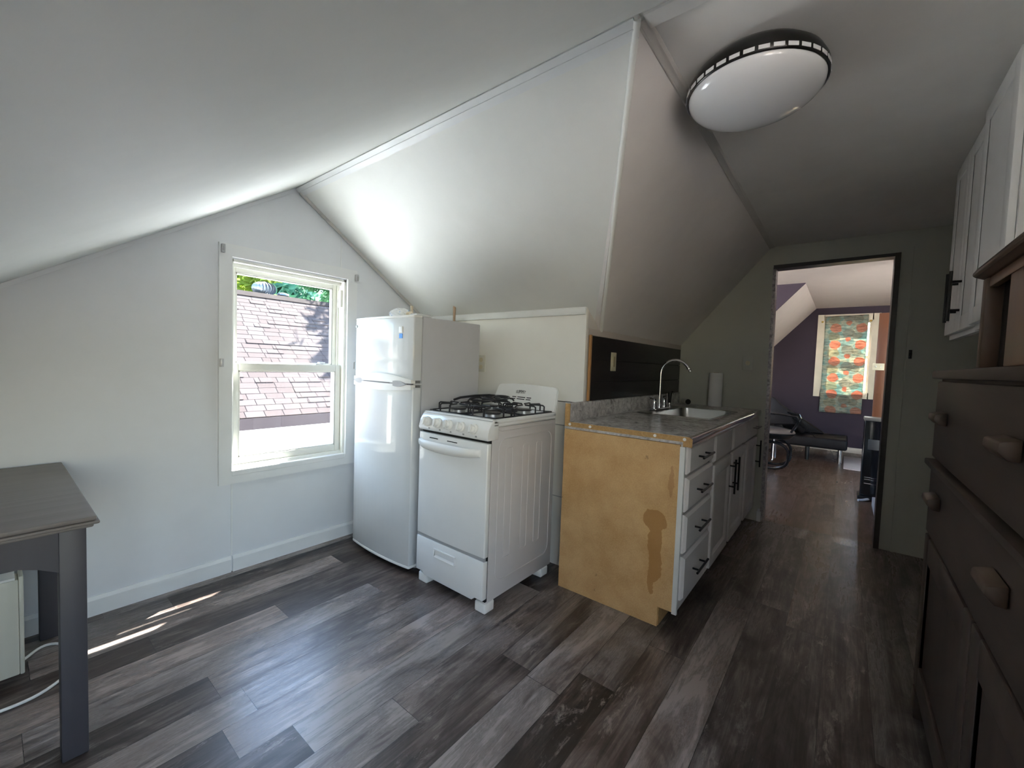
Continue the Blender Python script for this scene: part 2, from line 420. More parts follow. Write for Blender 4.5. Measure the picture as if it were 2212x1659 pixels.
# sink wall, with the sliver above it up to the slope
b = B().prism([(XK+.02,-.1),(XD+.1,-.1),(XD+.1,ZK2),(XV,ZK2),(XK+.02,ZK1-.02*SL)], 'y', YK, YK+.03)
struct('wall_sink', b, paint('sink wall paint', (.62,.59,.56), .04))
# slopes: left roof plane, right roof plane, sink roof plane, flat ceiling
n1 = Vector((SL,0,-1)); T = .04
b = B().poly([(XL-.2,YB0,zl(XL-.2)),(XR,YB0,ZC),(XR,YW+.01,ZC),(XL-.2,YW+.01,zl(XL-.2))], T, (-SL,0,1))
struct('ceiling', b, SLOPE)
b = B().poly([(XR,YC,ZC),(XV+.01,YK+.02,ZK2-.007),(XK+.03,YK+.02,ZK1-.02),(XK+.03,YW+.01,zl(XK+.03)),(XR,YW+.01,ZC)], T, (SL,0,1))
struct('ceiling.001', b, SLOPE)
b = B().poly([(XR,YC,ZC),(XD+.02,YC,ZC),(XD+.02,YK+.02,ZK2-.024),(XV,YK+.02,ZK2-.024)], T, (0,S2,1))
struct('ceiling.002', b, SLOPE2)
b = B().box(XR, XD+.02, YF-.1, YC, ZC, ZC+T).box(XLB-.1, XR, YF-.1, YB0-.03, ZC, ZC+T)
struct('ceiling.003', b, CEILM)
struct('wall_infill', B().prism([(XL-.1,-.1),(XLB-.1,-.1),(XLB-.1,ZC+.03),(XR+.03,ZC+.03),(XR+.03,ZC-.012),(XL-.1,zl(XL-.1)-.012)], 'y', YB0-.03, YB0), WALL)

# trims of the ceiling lines
def strip(name, p0, p1, across, nrm, w, th, m=TRIMW, ridges=0):
    p0, p1, a, n = Vector(p0), Vector(p1), Vector(across).normalized(), Vector(nrm).normalized()
    b = B(); b.poly([p0-a*w/2, p1-a*w/2, p1+a*w/2, p0+a*w/2], th, n)
    for k in range(ridges):
        q = (k+.5)/ridges-.5
        b.poly([p0+a*(w*q-.002)+n*th, p1+a*(w*q-.002)+n*th, p1+a*(w*q+.002)+n*th, p0+a*(w*q+.002)+n*th], .003, n)
    return struct(name, b, m)
d1 = Vector((1,0,-SL)).normalized()
strip('trim_6', Vector((XR,YC+.015,ZC))+d1*.028, Vector((XR,YW,ZC))+d1*.028, d1, (-SL,0,-1), .052, .007, ridges=1)
d2 = Vector((0,1,-S2)).normalized()
strip('trim_7', Vector((XR+.02,YC,ZC-.001)), Vector((XD,YC,ZC-.001)), (0,1,-.35), (0,-.35,-1), .042, .008, paint('trim paint', (.62,.60,.57), .04), ridges=2)
# valley bead
va, vb = Vector((XR+.012,YC+.005,ZC-.006)), Vector((XV,YK,ZK2+.002)); vd = (vb-va).normalized()
nv = (Vector((-SL,0,-1)).normalized()+Vector((0,-S2,-1)).normalized()).normalized(); av = vd.cross(nv).normalized()
struct('trim_8', B().tube([va+Vector((-.003,.002,-.001)), vb+Vector((-.003,-.004,.0))], .011, 14), plain('valley bead white', (.88,.88,.84), .4, var=.02), smooth=True)
struct('trim_13', B().box(XR+.004,XR+.060,YF,YC-.012,ZC-.010,ZC-.0005,.002), CEILM)
# cove strip where the right roof plane meets the window wall, and over the left one
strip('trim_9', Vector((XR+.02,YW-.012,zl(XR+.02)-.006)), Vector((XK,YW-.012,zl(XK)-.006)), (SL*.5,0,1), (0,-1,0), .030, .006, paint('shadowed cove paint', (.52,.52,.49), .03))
strip('trim_10', Vector((XL,YW-.004,zl(XL)-.012)), Vector((XR-.01,YW-.004,zl(XR-.01)-.012)), (-SL,0,1), (0,-1,0), .018, .004, WALL)
# plain board strip at the top of the sink wall, above the planks
struct('trim_11', B().box(XK+.02, XD, YK-.006, YK, 1.398, ZK2+.004), paint('board strip paint', (.55,.50,.47), .04))

# left and front and right walls, behind or beside the viewer
struct('wall_left', B().box(XL-.1, XL, YB0, YW, -.1, 1.0), WALL)
def holed(axis, lo, hi, a0, a1, z0, z1, h):
    b = B()
    for (p,q,c,d) in ((a0,h[0],z0,z1),(h[1],a1,z0,z1),(h[0],h[1],z0,h[2]),(h[0],h[1],h[3],z1)):
        if axis == 'y': b.box(p,q,lo,hi,c,d)
        else: b.box(lo,hi,p,q,c,d)
    return b
WB = (-1.5,.50,.55,2.0); WL = (-2.25,-1.15,.6,2.0)
struct('wall_front', holed('y', YF-.12, YF, XLB-.1, XS+.1, -.1, ZC, WB), WALL)
struct('wall_front_left', holed('x', XLB-.12, XLB, YF, YB0, -.1, ZC, WL), WALL)
struct('wall_right', B().box(XS, XD+.1, YR-.1, YR, -.1, ZC+.02).box(XS, XS+.1, YF, YR-.1, -.1, ZC+.02), DOORW)

# door wall with its opening
DY0, DY1, DZ = -.256, .475, 2.07
b = B()
b.prism([(YR,-.1),(DY0,-.1),(DY0,ZC+.02),(YR,ZC+.02)], 'x', XD, XD+.09)
b.prism([(DY1,-.1),(YK+.03,-.1),(YK+.03,ZK2),(YC,ZC+.02),(DY1,ZC+.02)], 'x', XD, XD+.09)
b.prism([(DY0,DZ),(DY1,DZ),(DY1,ZC+.02),(DY0,ZC+.02)], 'x', XD, XD+.09)
struct('wall_door', b, DOORW)
door = bounds_empty('door_1', (XD,.1,0))
SILV = plain('silvered jamb paint', (.36,.33,.34), .35, .3, var=.5, scale=60, bump=.6, bscale=60)
struct('side_jamb', B().prism([(.452,0),(.476,0),(.494,DZ),(.472,DZ)], 'x', XD-.006, XD+.10), SILV, door)
struct('side_jamb', B().prism([(DY0,0),(DY0+.030,0),(DY0+.030,DZ),(DY0,DZ)], 'x', XD-.012, XD+.12), JAMBD, door)
struct('head_jamb', B().prism([(DY0,DZ-.022),(.49,DZ-.03),(.49,DZ),(DY0,DZ)], 'x', XD-.008, XD+.10), plain('dark glossy head', (.045,.04,.045), .3, var=.3, bump=.3, bscale=50), door)
struct('plinth', B().box(XD-.012, XD+.10, .470, .500, 0, .085, .003).box(XD-.004, XD+.10, .478, .496, .085, .105, .003), TRIMW, door)
struct('baseboard_back', B().box(XL, .834, YW-.014, YW, 0, .072).prism([(YW-.014,.072),(YW,.072),(YW,.088),(YW-.007,.088)], 'x', XL, .834)
       .box(.842, XK, YW-.014, YW, 0, .072).prism([(YW-.014,.072),(YW,.072),(YW,.088),(YW-.007,.088)], 'x', .842, XK), TRIMW)
struct('trim_12', B().box(XD-.012, XD, DY0-.075, DY0-.062, .0, 2.1), DOORW)

# ------------------------------------------------------------------ kitchen window
win = bounds_empty('window_1', (1.167, YW, .5))
CX0, CX1, CZ0, CZ1 = .7711, 1.5656, .4984, 1.8003
IX0, IX1, IZ0, IZ1 = .832, 1.500, .5615, 1.735
y0 = YW-.020
b = B()
b.prism([(CX0,CZ0),(IX0,IZ0),(IX0,IZ1),(CX0,CZ1)], 'y', y0, YW)
b.prism([(CX1,CZ0),(CX1,CZ1),(IX1,IZ1),(IX1,IZ0)], 'y', y0, YW)
b.prism([(CX0,CZ1),(IX0,IZ1),(IX1,IZ1),(CX1,CZ1)], 'y', y0, YW)
b.prism([(CX0,CZ0),(CX1,CZ0),(IX1,IZ0),(IX0,IZ0)], 'y', y0, YW)
struct('casing', b, TRIMW, win)
struct('sill', B().box(OX0,OX1,YW-.022,YW+.045,OZ0-.02,OZ0+.012,.004), TRIMW, win)
# jamb liner tracks
ZS0, ZS1 = OZ0+.012, OZ1
b = B()
b.box(OX0,OX0+.012,YW,YW+.15,ZS0,ZS1); b.box(OX1-.012,OX1,YW,YW+.15,ZS0,ZS1); b.box(OX0,OX1,YW,YW+.15,ZS1-.014,ZS1)
b.box(OX0+.012,OX0+.02,YW+.066,YW+.075,ZS0,ZS1); b.box(OX1-.022,OX1-.012,YW+.066,YW+.075,ZS0,ZS1); b.box(OX0,OX1,YW+.040,YW+.046,ZS1-.035,ZS1-.014)
b.box(OX1-.026,OX1-.012,YW+.020,YW+.050,1.55,1.66); b.box(OX0,OX1,YW+.10,YW+.155,OZ0-.02,OZ0+.02)
struct('jamb_liner', b, CREAMV, win)
def sash(name, x0, x1, z0, z1, yb, t, st, rb, rt):
    b = B(); b.box(x0,x0+st,yb,yb+t,z0,z1,.003); b.box(x1-st,x1,yb,yb+t,z0,z1,.003)
    b.box(x0+st,x1-st,yb,yb+t,z0,z0+rb,.003); b.box(x0+st,x1-st,yb,yb+t,z1-rt,z1,.003)
    # glazing beads
    g = .007
    b.box(x0+st,x0+st+g,yb+.004,yb+t-.004,z0+rb,z1-rt); b.box(x1-st-g,x1-st,yb+.004,yb+t-.004,z0+rb,z1-rt)
    b.box(x0+st,x1-st,yb+.004,yb+t-.004,z0+rb,z0+rb+g); b.box(x0+st,x1-st,yb+.004,yb+t-.004,z1-rt-g,z1-rt)
    s = struct(name, b, CREAMV, win, smooth=True)
    struct('pane', B().box(x0+st,x1-st,yb+t*.5-.002,yb+t*.5+.002,z0+rb,z1-rt), GLASS, s)
    return s
sash('upper_sash', OX0+.014, OX1-.014, 1.120, 1.714, YW+.078, .034, .034, .045, .042)
lo = sash('lower_sash', OX0+.014, OX1-.014, OZ0+.030, 1.165, YW+.030, .034, .034, .040, .042)
struct('sash_lock', B().box(1.32,1.37,YW+.036,YW+.059,1.165,1.173,.002).lathe([(.010,1.173),(.010,1.180),(.004,1.182)],(1.345,YW+.048,0),12).box(1.335,1.385,YW+.044,YW+.052,1.175,1.181,.002), SILVER, lo, smooth=True)
struct('bottom_stop', B().box(OX0,OX1,YW+.012,YW+.07,OZ0+.010,OZ0+.030,.003), CREAMV, win, smooth=True)
# exterior face trim and head, seen only as the edge that cuts the sun
struct('exterior_trim', B().box(OX0-.1,OX0,YW+TW,YW+TW+.02,.45,1.85).box(OX1,OX1+.1,YW+TW,YW+TW+.02,.45,1.85).box(OX0-.1,OX1+.1,YW+TW,YW+TW+.02,1.765,1.90), CREAMV, win)
def bracket(x, z, lab, flip=1):
    # four small blind brackets round the casing
    o = obj('blind_bracket', B().box(x-.006*flip, x+.010*flip, YW-.040, YW-.018, z-.022, z+.022, .002).box(x-.004,x+.004,YW-.046,YW-.040,z-.012,z+.010,.002), GREYP if z > 1.3 else SILVER)
    return tag(o, lab, 'bracket', 'blind brackets on the window casing')
bracket(.784, 1.768, 'small dented blind bracket on the upper left corner of the window casing')
bracket(1.560, 1.752, 'small dark blind bracket on the upper right corner of the window casing', -1)
bracket(.779, 1.165, 'tiny pale bracket halfway up the left side of the window casing')
bracket(1.560, 1.165, 'tiny metal bracket halfway up the right window casing beside the fridge', -1)

# ------------------------------------------------------------------ outdoors
OUTX0, OUTX1 = -6, 16
EY, EZ, RY, RZ = 7.6, .18, 10.5, 2.60
house = thing('neighbour_house', 'neighbouring house with brown asphalt shingle roof seen through the kitchen window', 'house', (5, 8.5, -3))
me = None
bm = bmesh.new(); uvl = bm.loops.layers.uv.new('uv'); NR = 27
sl = Vector((0,RY-EY,RZ-EZ)); nn = Vector((0,-(RZ-EZ),RY-EY)).normalized()
for r in range(NR):
    a = Vector((0,EY,EZ))+sl*(r/NR); c = Vector((0,EY,EZ))+sl*((r+1.12)/NR)
    x = OUTX0
    while x < OUTX1:
        w = random.choice((.3,.6,.45,.3)); th = random.choice((.006,.007,.008,.017))
        x2 = min(x+w, OUTX1)
        P = [Vector((x,a.y,a.z))+nn*th, Vector((x2,a.y,a.z))+nn*th, Vector((x2,c.y,c.z))+nn*.002, Vector((x,c.y,c.z))+nn*.002]
        Q = [Vector((x,a.y,a.z))-nn*.004, Vector((x2,a.y,a.z))-nn*.004]
        v = [bm.verts.new(q) for q in P]; q = [bm.verts.new(z) for z in Q]
        f = bm.faces.new(v); f2 = bm.faces.new([q[0],q[1],v[1],v[0]])
        for L, uv in zip(f.loops, ((x,r+.02),(x2,r+.02),(x2,r+.98),(x,r+.98))): L[uvl].uv = uv
        for L in f2.loops: L[uvl].uv = (x+.004, r+.5)
        x = x2
class W: pass
wb = W(); wb.bm = bm
obj('shingle_slope', wb, shingle_mat(), house, smooth=False)
obj('roof_deck', B().prism([(EY+.02,EZ-.06),(RY,RZ-.05),(RY+2.9,EZ-.06),(RY+2.9,EZ-.10),(EY+.02,EZ-.10)], 'x', OUTX0+.05, OUTX1-.05), plain('roof deck wood', (.05,.045,.045), .9), house)
obj('ridge_cap', B().prism([(RY-.14,RZ-.085),(RY,RZ+.03),(RY+.14,RZ-.085),(RY,RZ-.02)], 'x', OUTX0, OUTX1), plain('ridge shingle', (.020,.0165,.016), .9, spec=.05, var=.2, scale=3), house)
obj('fascia', B().box(OUTX0, OUTX1, EY-.02, EY+.02, EZ-.20, EZ-.01), plain('fascia paint taupe', (.030,.025,.027), .8, spec=.05), house)
obj('side_wall', B().box(OUTX0+.3, OUTX1-.3, EY+.35, RY+2.4, -3, EZ-.05), plain('white siding', (.80,.80,.78), .6), house)
tr = thing('turbine_vent', 'shiny finned turbine roof vent, round, on the neighbouring roof ridge', 'roof vent', (4.10, 10.80, 2.55), 'roof vents on the neighbouring ridge')
b = B()
for k in range(22):
    a0 = 2*PI*k/22; pr = []
    for j in range(11):
        t = PI*j/10; r = .05+.205*math.sin(t)**.8; z = 2.625+.15-.15*math.cos(t); a = a0+.35*math.sin(t)
        pr.append((Vector((4.10+r*math.cos(a),10.80+r*math.sin(a),z)), Vector((4.10+(r-.035)*math.cos(a+.26),10.80+(r-.035)*math.sin(a+.26),z))))
    for j in range(10):
        q = [b.bm.verts.new(p) for p in (pr[j][0],pr[j][1],pr[j+1][1],pr[j+1][0])]; b._face(q)
GALV = plain('galvanised sheet', (.13,.15,.18), .35, .5, var=.15)
obj('turbine_head', b, GALV, tr)
obj('collar', B().lathe([(.16,2.25),(.14,2.57),(.15,2.625),(.10,2.635)],(4.10,10.80,0),24), GALV, tr)
obj('top_cap', B().lathe([(.10,2.90),(.09,2.925),(.02,2.94)],(4.10,10.80,0),20), GALV, tr)
tr = thing('vent_cap', 'small grey capped plumbing vent beside the turbine vent', 'roof vent', (4.53, 10.80, 2.5), 'roof vents on the neighbouring ridge')
obj('pipe', B().cyl((4.53,10.80,2.25),(4.53,10.80,2.67),.075,seg=20), GALV, tr)
obj('cap', B().lathe([(.10,2.665),(.135,2.68),(.125,2.72),(.05,2.745)],(4.53,10.80,0),24).lathe([(.105,2.615),(.115,2.625),(.105,2.635)],(4.53,10.80,0),24), GALV, tr)
struct('bounce_ground', B().box(-9, 9.5, -12, YF-.75, -.62, -.5).box(-9, XLB-.75, YF-.75, 2.2, -.62, -.5), plain('pale bounce surface', (.70,.67,.62), .9, var=.12, scale=3))  # unseen pale slab added to bounce sunlight up through the rear windows
fr = obj('porch_roof', B().box(-5, 12, YW+TW+.02, EY+.33, -.55, -.45), plain('white roof membrane', (.82,.81,.77), .7, var=.03))
tag(fr, 'sunlit white flat roof below the window, between the houses', 'roof')

def tree(x, y, h, r, nleaf, m, label, size=.22, low=.25, lean=0):
    t = thing('tree', label, 'tree', (x,y,-3), 'trees beyond the neighbouring roof')
    tb = B().tube([(x,y,-3),(x+.05,y,h*.2),(x-.05,y-lean,h*.7)], [.22,.16,.05], 10)
    y0t = y; y = y-lean
    for k in range(6):
        a = k*1.05; tb.tube([(x,y,h*(.45+.06*k)),(x+r*.6*math.cos(a),y+r*.6*math.sin(a),h*(.55+.06*k))], [.06,.02], 6)
    obj('trunk', tb, plain('bark', (.09,.065,.045), .9, var=.3, scale=9), t)
    b = B()
    blobs = [(random.uniform(-r,r)*.75, random.uniform(-r,r)*.75, random.uniform(low*h,h), random.uniform(.35,.6)*r) for _ in range(16)]
    for k in range(nleaf):
        cx, cy, cz, cr = random.choice(blobs)
        d = Vector((random.gauss(0,1),random.gauss(0,1),random.gauss(0,1))).normalized()*cr*random.uniform(.55,1.05)
        p = Vector((x+cx,y+cy,cz))+d
        u = Vector((random.gauss(0,1),random.gauss(0,1),random.gauss(0,1))).normalized(); w = u.orthogonal().normalized(); s = size*random.uniform(.6,1.3)
        b._face([b.bm.verts.new(p+q) for q in (u*s*.9, w*s*.45, -u*s*.9, -w*s*.45)])
    obj('foliage', b, m, t, smooth=False)
LEAFA = leaf_mat('leaf bright', (.16,.30,.06), (.42,.50,.11)); LEAFB = leaf_mat('leaf mid', (.10,.27,.15), (.20,.40,.22)); LEAFC = leaf_mat('leaf blue green', (.09,.25,.17), (.16,.36,.24))
tree(4.6, 15.4, 6.0, 1.45, 4600, LEAFA, 'bright yellow-green leafy tree behind the turbine vent', .22)
tree(8.7, 15.8, 6.6, 1.45, 4600, LEAFB, 'mid green leafy tree right of the roof vents, beyond the roof', .24)
tree(9.2, 23.0, 9.0, 2.9, 7500, LEAFC, 'blue-green tree farthest away, showing between the two nearer trees', .42)
tree(8.75, 14.2, 8.2, .95, 330, LEAFB, 'sparse leaning tree whose shade dapples the neighbouring roof', .24, .78, 3.0)

# ------------------------------------------------------------------ fridge
fr = thing('fridge', 'tall white top-freezer fridge standing right of the window', 'fridge', (1.74, 2.16, 0))
FY0, FY1, FX, FB, FZ = 1.8683, 2.45, 1.4706, 2.0028, 1.4604
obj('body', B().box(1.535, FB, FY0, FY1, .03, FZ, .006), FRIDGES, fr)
def bowed(z0, z1, x_edge=1.4706, bow=.019, xb=1.528, N=14, bev=.006):
    pts = [(xb,FY0),(x_edge+.006,FY0)]
    for k in range(N+1):
        t = k/N; pts.append((x_edge-bow*math.sin(PI*t)**.8, FY0+.004+(FY1-FY0-.008)*t))
    pts += [(x_edge+.006,FY1),(xb,FY1)]
    return B().prism(pts, 'z', z0, z1, bev, 2)
obj('gasket', B().box(1.527,1.536,FY0+.008,FY1-.008,.045,FZ-.01), GREYP, fr)
fd = obj('freezer_door', bowed(1.100, 1.452), FRIDGEM, fr, angle=.4)
rd = obj('fridge_door', bowed(.045, 1.062), FRIDGEM, fr, angle=.4)
obj('door_cap', bowed(1.4521, 1.466, bow=.018, bev=.004), PLASTW, fd)
obj('bottom_cap', bowed(.030, .0449, bow=.021, bev=.003), PLASTW, rd)
def curve_x(y, bow): t = max(0, min(1, (y-FY0-.004)/(FY1-FY0-.008))); return 1.4706-bow*math.sin(PI*t)**.8
def hand(z_of, name, par, m, th=.020, ys=(FY0+.004, FY1-.004), bow=.019, out=.010):
    b = B(); N = 24; rows = []
    for k in range(N+1):
        y = ys[0]+(ys[1]-ys[0])*k/N; za, zb = z_of(k/N); x = curve_x(y, bow)
        rows.append([b.bm.verts.new(p) for p in ((x+.02,y,za),(x-out,y,za),(x-out,y,zb),(x+.02,y,zb))])
    for k in range(N):
        for j in range(4): b._face([rows[k][j],rows[k][(j+1)%4],rows[k+1][(j+1)%4],rows[k+1][j]])
    b._face(rows[0]); b._face(rows[-1][::-1])
    bmesh.ops.recalc_face_normals(b.bm, faces=b.bm.faces[:])
    return obj(name, b, m, par)
hand(lambda t: (1.084+.0*t, 1.104+.030*math.sin(PI*min(1,t*1.05))**1.0), 'handle', fd, PLASTW)
hand(lambda t: (1.050-.016*math.sin(PI*t), 1.076), 'handle', rd, PLASTW)
# finger recesses, one either side, in the seam
for (ya, yb) in ((FY0+.03, FY0+.20), (FY1-.14, FY1-.02)):
    b = B(); pts = []
    for k in range(13):
        t = k/12; y = ya+(yb-ya)*t; h = .016*math.sin(PI*t)
        pts.append((y, 1.080+h))
    for k in range(13):
        t = 1-k/12; y = ya+(yb-ya)*t; h = .018*math.sin(PI*t); pts.append((y, 1.080-h))
    c = curve_x((ya+yb)/2, .019)
    b.prism(pts[:13]+pts[14:-1], 'x', c-.0125, c-.002)
    obj('finger_recess', b, plain('recess grey', (.25,.255,.27), .4), fr)
hand(lambda t: (1.0765, 1.0835), 'door_gap', fr, plain('seam grey', (.10,.10,.105), .6), out=.0085)
obj('badge', B().box(curve_x(1.967,.019)-.005, 1.47, 1.952, 1.986, 1.366, 1.402, .003), PLASTW, fd)
obj('energy_sticker', B().box(curve_x(1.967,.019)-.0025, 1.46, 1.955, 1.983, 1.336, 1.362).box(curve_x(1.967,.019)-.0032,1.46,1.959,1.978,1.347,1.352), plain('blue sticker', (.06,.25,.66), .4, var=.25, scale=120), fd)
obj('plug_cap', B().cyl((1.462,FY1-.018,1.415),(1.472,FY1-.018,1.415),.009,seg=16), GREYP, fd)
obj('hinge_cover', B().box(1.49,1.60,FY0+.004,FY0+.07,FZ,FZ+.016,.006), FRIDGEM, fr)
obj('hinge', B().box(1.478,1.53,FY0-.004,FY0+.03,1.076,1.084,.002), SILVER, fr)
for (x, y) in ((1.56,FY0+.05),(1.56,FY1-.05),(1.96,FY0+.05),(1.96,FY1-.05)): obj('foot', B().cyl((x,y,0),(x,y,.031),.018), GREYP, fr)
# things lying on the fridge
b = B().ball((1.535,2.085,1.483),.05,10,(.9,1.75,.75)); random.seed(3)
for v in b.bm.verts: v.co += Vector((random.uniform(-1,1),random.uniform(-1,1),random.uniform(-.6,.6)))*.007
for v in b.bm.verts: v.co.z = max(v.co.z, FZ+.008)
bagm = NT('clear plastic bag with blue print'); f = bagm.noise(bagm.tc.outputs['Object'], 16, 3)
bagm.set(Base_Color=bagm.ramp(f,[(.45,(.70,.72,.72)),(.56,(.68,.71,.74)),(.60,(.10,.28,.62)),(.66,(.70,.72,.73))]), Roughness=.18)
bag = thing('plastic_bag', 'crumpled clear plastic bag with blue print on top of the fridge', 'bag', (1.535,2.05,FZ))
obj('pouch', b, bagm.m, bag, smooth=False)
b = B().ball((1.535,1.990,1.474),.025,8,(.8,1.3,.7)).box(1.530,1.545,1.980,1.985,1.478,1.525); random.seed(5)
for v in b.bm.verts: v.co += Vector((random.uniform(-1,1),random.uniform(-1,1),random.uniform(0,.9)))*.006; v.co.z = max(v.co.z, FZ+.008)
obj('twisted_end', b, plain('cream bag tie', (.70,.62,.48), .5, var=.15, scale=40), bag, smooth=False)
st = obj('wooden_stick', B().tube([(2.074,2.19,0),(2.076,2.192,.8),(2.078,2.195,1.535),(2.079,2.196,1.60),(2.079,2.197,1.64)], [.011,.010,.009,.011,.010], 10), wood('stick wood', (.28,.19,.12), (.46,.34,.24), 'z'))
tag(st, 'thin brown wooden stick standing upright behind the white fridge', 'stick')

# ------------------------------------------------------------------ stove
SY0, SY1 = 1.2865, 1.7879
st = thing('gas_stove', 'white four-burner gas stove between the fridge and the counter', 'stove', (1.77, 1.537, 0))
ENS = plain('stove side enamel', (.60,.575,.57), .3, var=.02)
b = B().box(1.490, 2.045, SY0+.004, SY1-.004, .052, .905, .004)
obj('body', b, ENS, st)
# pressed outlines on the visible side
b = B(); yS = SY0+.004
def groove(pts, r=.0028): b.tube([(x,yS,z) for x, z in pts], r, 6)
def rrect(x0, x1, z0, z1, r):
    out = []
    for cx, cz, a in ((x1-r,z1-r,0),(x0+r,z1-r,90),(x0+r,z0+r,180),(x1-r,z0+r,270)):
        for k in range(6): t = math.radians(a+18*k); out.append((cx+r*math.cos(t), cz+r*math.sin(t)))
    return out
b.tube([(x,yS,z) for x, z in rrect(1.545,2.005,.135,.845,.05)], .0030, 6, closed=True)
for xc in (1.625,1.765,1.885):
    b.tube([(x,yS,z) for x, z in rrect(xc-.026,xc+.026,.24,.795-.0*xc,.012)], .0022, 6, closed=True)
groove([(1.535,.90-.005),(1.56,.885),(2.02,.885)])
obj('pressed_panel_lines', b, ENS, st)
# cooktop shell with rolled edge and a shallow well
ct = B(); Z0 = .905
ct.box(1.490,2.045,SY0,SY1,Z0,.928,.010,3)
ct.box(1.485,1.530,SY0,SY1,.928-.012,.945,.012,3); ct.box(2.000,2.045,SY0,SY1,.928-.012,.945,.012,3)
ct.box(1.490,2.045,SY0,SY0+.032,.928-.012,.945,.012,3); ct.box(1.490,2.045,SY1-.032,SY1,.928-.012,.945,.012,3)
top = obj('cooktop', ct, ENAMEL, st)
# control panel, bowed and tilted
pp = [(1.535,.845),(1.458,.845),(1.452,.860),(1.462,.900),(1.480,.928),(1.490,.9365),(1.535,.9365)]
cp = obj('control_panel', B().prism(pp, 'y', SY0, SY1, .006, 2), ENAMEL, st)
obj('panel_seam', B().box(1.4835,1.50,SY0+.003,SY1-.003,.9365,.939), GREYP, cp)
kd = Vector((-.97,0,.26)).normalized()
def knob_at(y, kz=.893):
    c = Vector((1.461,y,kz)); k = B()
    k.tube([c, c+kd*.010, c+kd*.016], [.026,.026,.021], 28)
    k.tube([c+kd*.014, c+kd*.026, c+kd*.031], [.0195,.0175,.013], 24)
    o = obj('knob', k, PLASTW, cp)
    g = B(); side = Vector((0,1,0)); upv = kd.cross(side)
    q = [c+kd*.026+side*.006*a+upv*.019*bb for a, bb in ((-1,-1),(1,-1),(1,1),(-1,1))]
    g.poly(q, .010, kd); obj('grip_bar', g, PLASTW, o)
    d = B(); q = [c+kd*.0165+side*(.004+.010)*1+upv*.016+side*dx+upv*dz for dx, dz in ((-.002,-.006),(.002,-.006),(.002,.006),(-.002,.006))]
    d.poly(q, .0012, kd); obj('pointer_mark', d, GREYP, o)
for y in (1.722,1.638,1.557,1.467,1.382): knob_at(y)
for y in (1.722,1.638,1.557,1.467,1.382):
    z = .893-.033; x = 1.4515
    obj('dial_mark', B().box(x-.0006,x+.003,y-.026,y-.016,z-.0035,z+.0035), plain('pale grey print', (.30,.30,.31), .5), cp)
# oven door
DB = bowed_d = None
def slab(y0, y1, z0, z1, xf, xb, bow, m, name, par, bev=.006):
    N = 12; pts = [(xb,y0),(xf+.004,y0)]+[(xf-bow*math.sin(PI*k/N), y0+.004+(y1-y0-.008)*k/N) for k in range(N+1)]+[(xf+.004,y1),(xb,y1)]
    return obj(name, B().prism(pts, 'z', z0, z1, bev, 2), m, par, angle=.4)
obj('oven_gap', B().box(1.478,1.495,SY0+.006,SY1-.006,.06,.846), VOID, st)
od = slab(SY0+.002, SY1-.002, .283, .832, 1.458, 1.486, .006, ENAMEL, 'oven_door', st)
b = B(); pts = []; N = 24
for k in range(N+1):
    t = k/N; y = SY0+.045+(SY1-SY0-.06)*t; s = math.sin(PI*t)
    pts.append((1.4525-.030*min(1,s*2.2), y, .782-.010*s))
rows = []
for i, p in enumerate(pts):
    t = i/N; h = .020+.006*math.sin(PI*t); p = Vector(p)
    rows.append([b.bm.verts.new(p+Vector(q)) for q in ((.004,0,h),(-.008,0,h*.7),(-.011,0,0),(-.007,0,-h*.75),(.004,0,-h),(.010,0,0))])
for k in range(N):
    for j in range(6): b._face([rows[k][j],rows[k][(j+1)%6],rows[k+1][(j+1)%6],rows[k+1][j]])
b._face(rows[0][::-1]); b._face(rows[-1]); bmesh.ops.recalc_face_normals(b.bm, faces=b.bm.faces[:])
obj('oven_handle', b, PLASTW, od, angle=1.2)
for (ya, yb) in ((1.630,1.695),(1.487,1.560)):
    obj('vent_slot', B().box(1.4505,1.470,ya,yb,.8085,.8135,.002), VOID, od)
# drawer with pressed pull, and its cut-away lower edge
dr = obj('broiler_drawer', B().prism([(SY0+.004,.075),(SY0+.004,.264),(SY1-.004,.264),(SY1-.004,.075),(SY1-.055,.075),(SY1-.075,.058),(SY0+.075,.058),(SY0+.055,.075)], 'x', 1.455, 1.488, .005, 2), ENAMEL, st)
obj('drawer_seam', B().box(1.462,1.488,SY0+.008,SY1-.008,.264,.283), GREYP, st)
b = B(); PY0, PY1, PZ0, PZ1 = 1.477,1.640,.184,.232
for (ya,yb,za,zb) in ((PY0,PY1,PZ1-.008,PZ1),(PY0,PY1,PZ0,PZ0+.006),(PY0,PY0+.008,PZ0,PZ1),(PY1-.008,PY1,PZ0,PZ1)): b.box(1.449,1.458,ya,yb,za,zb,.002)
obj('drawer_pull', b, PLASTW, dr)
obj('pull_recess', B().prism([(1.4545,PZ0+.006),(1.449,PZ0+.006),(1.4549,PZ0+.016),(1.4549,PZ1-.008),(1.4545,PZ1-.008)], 'y', PY0+.008, PY1-.008), ENAMEL, dr)
for (x, y) in ((1.475,SY0+.002),(1.475,SY1-.072),(1.95,SY0+.002),(1.95,SY1-.072)):
    obj('foot', B().box(x, x+.07, y, y+.070, 0, .052, .008, 3), PLASTW, st)
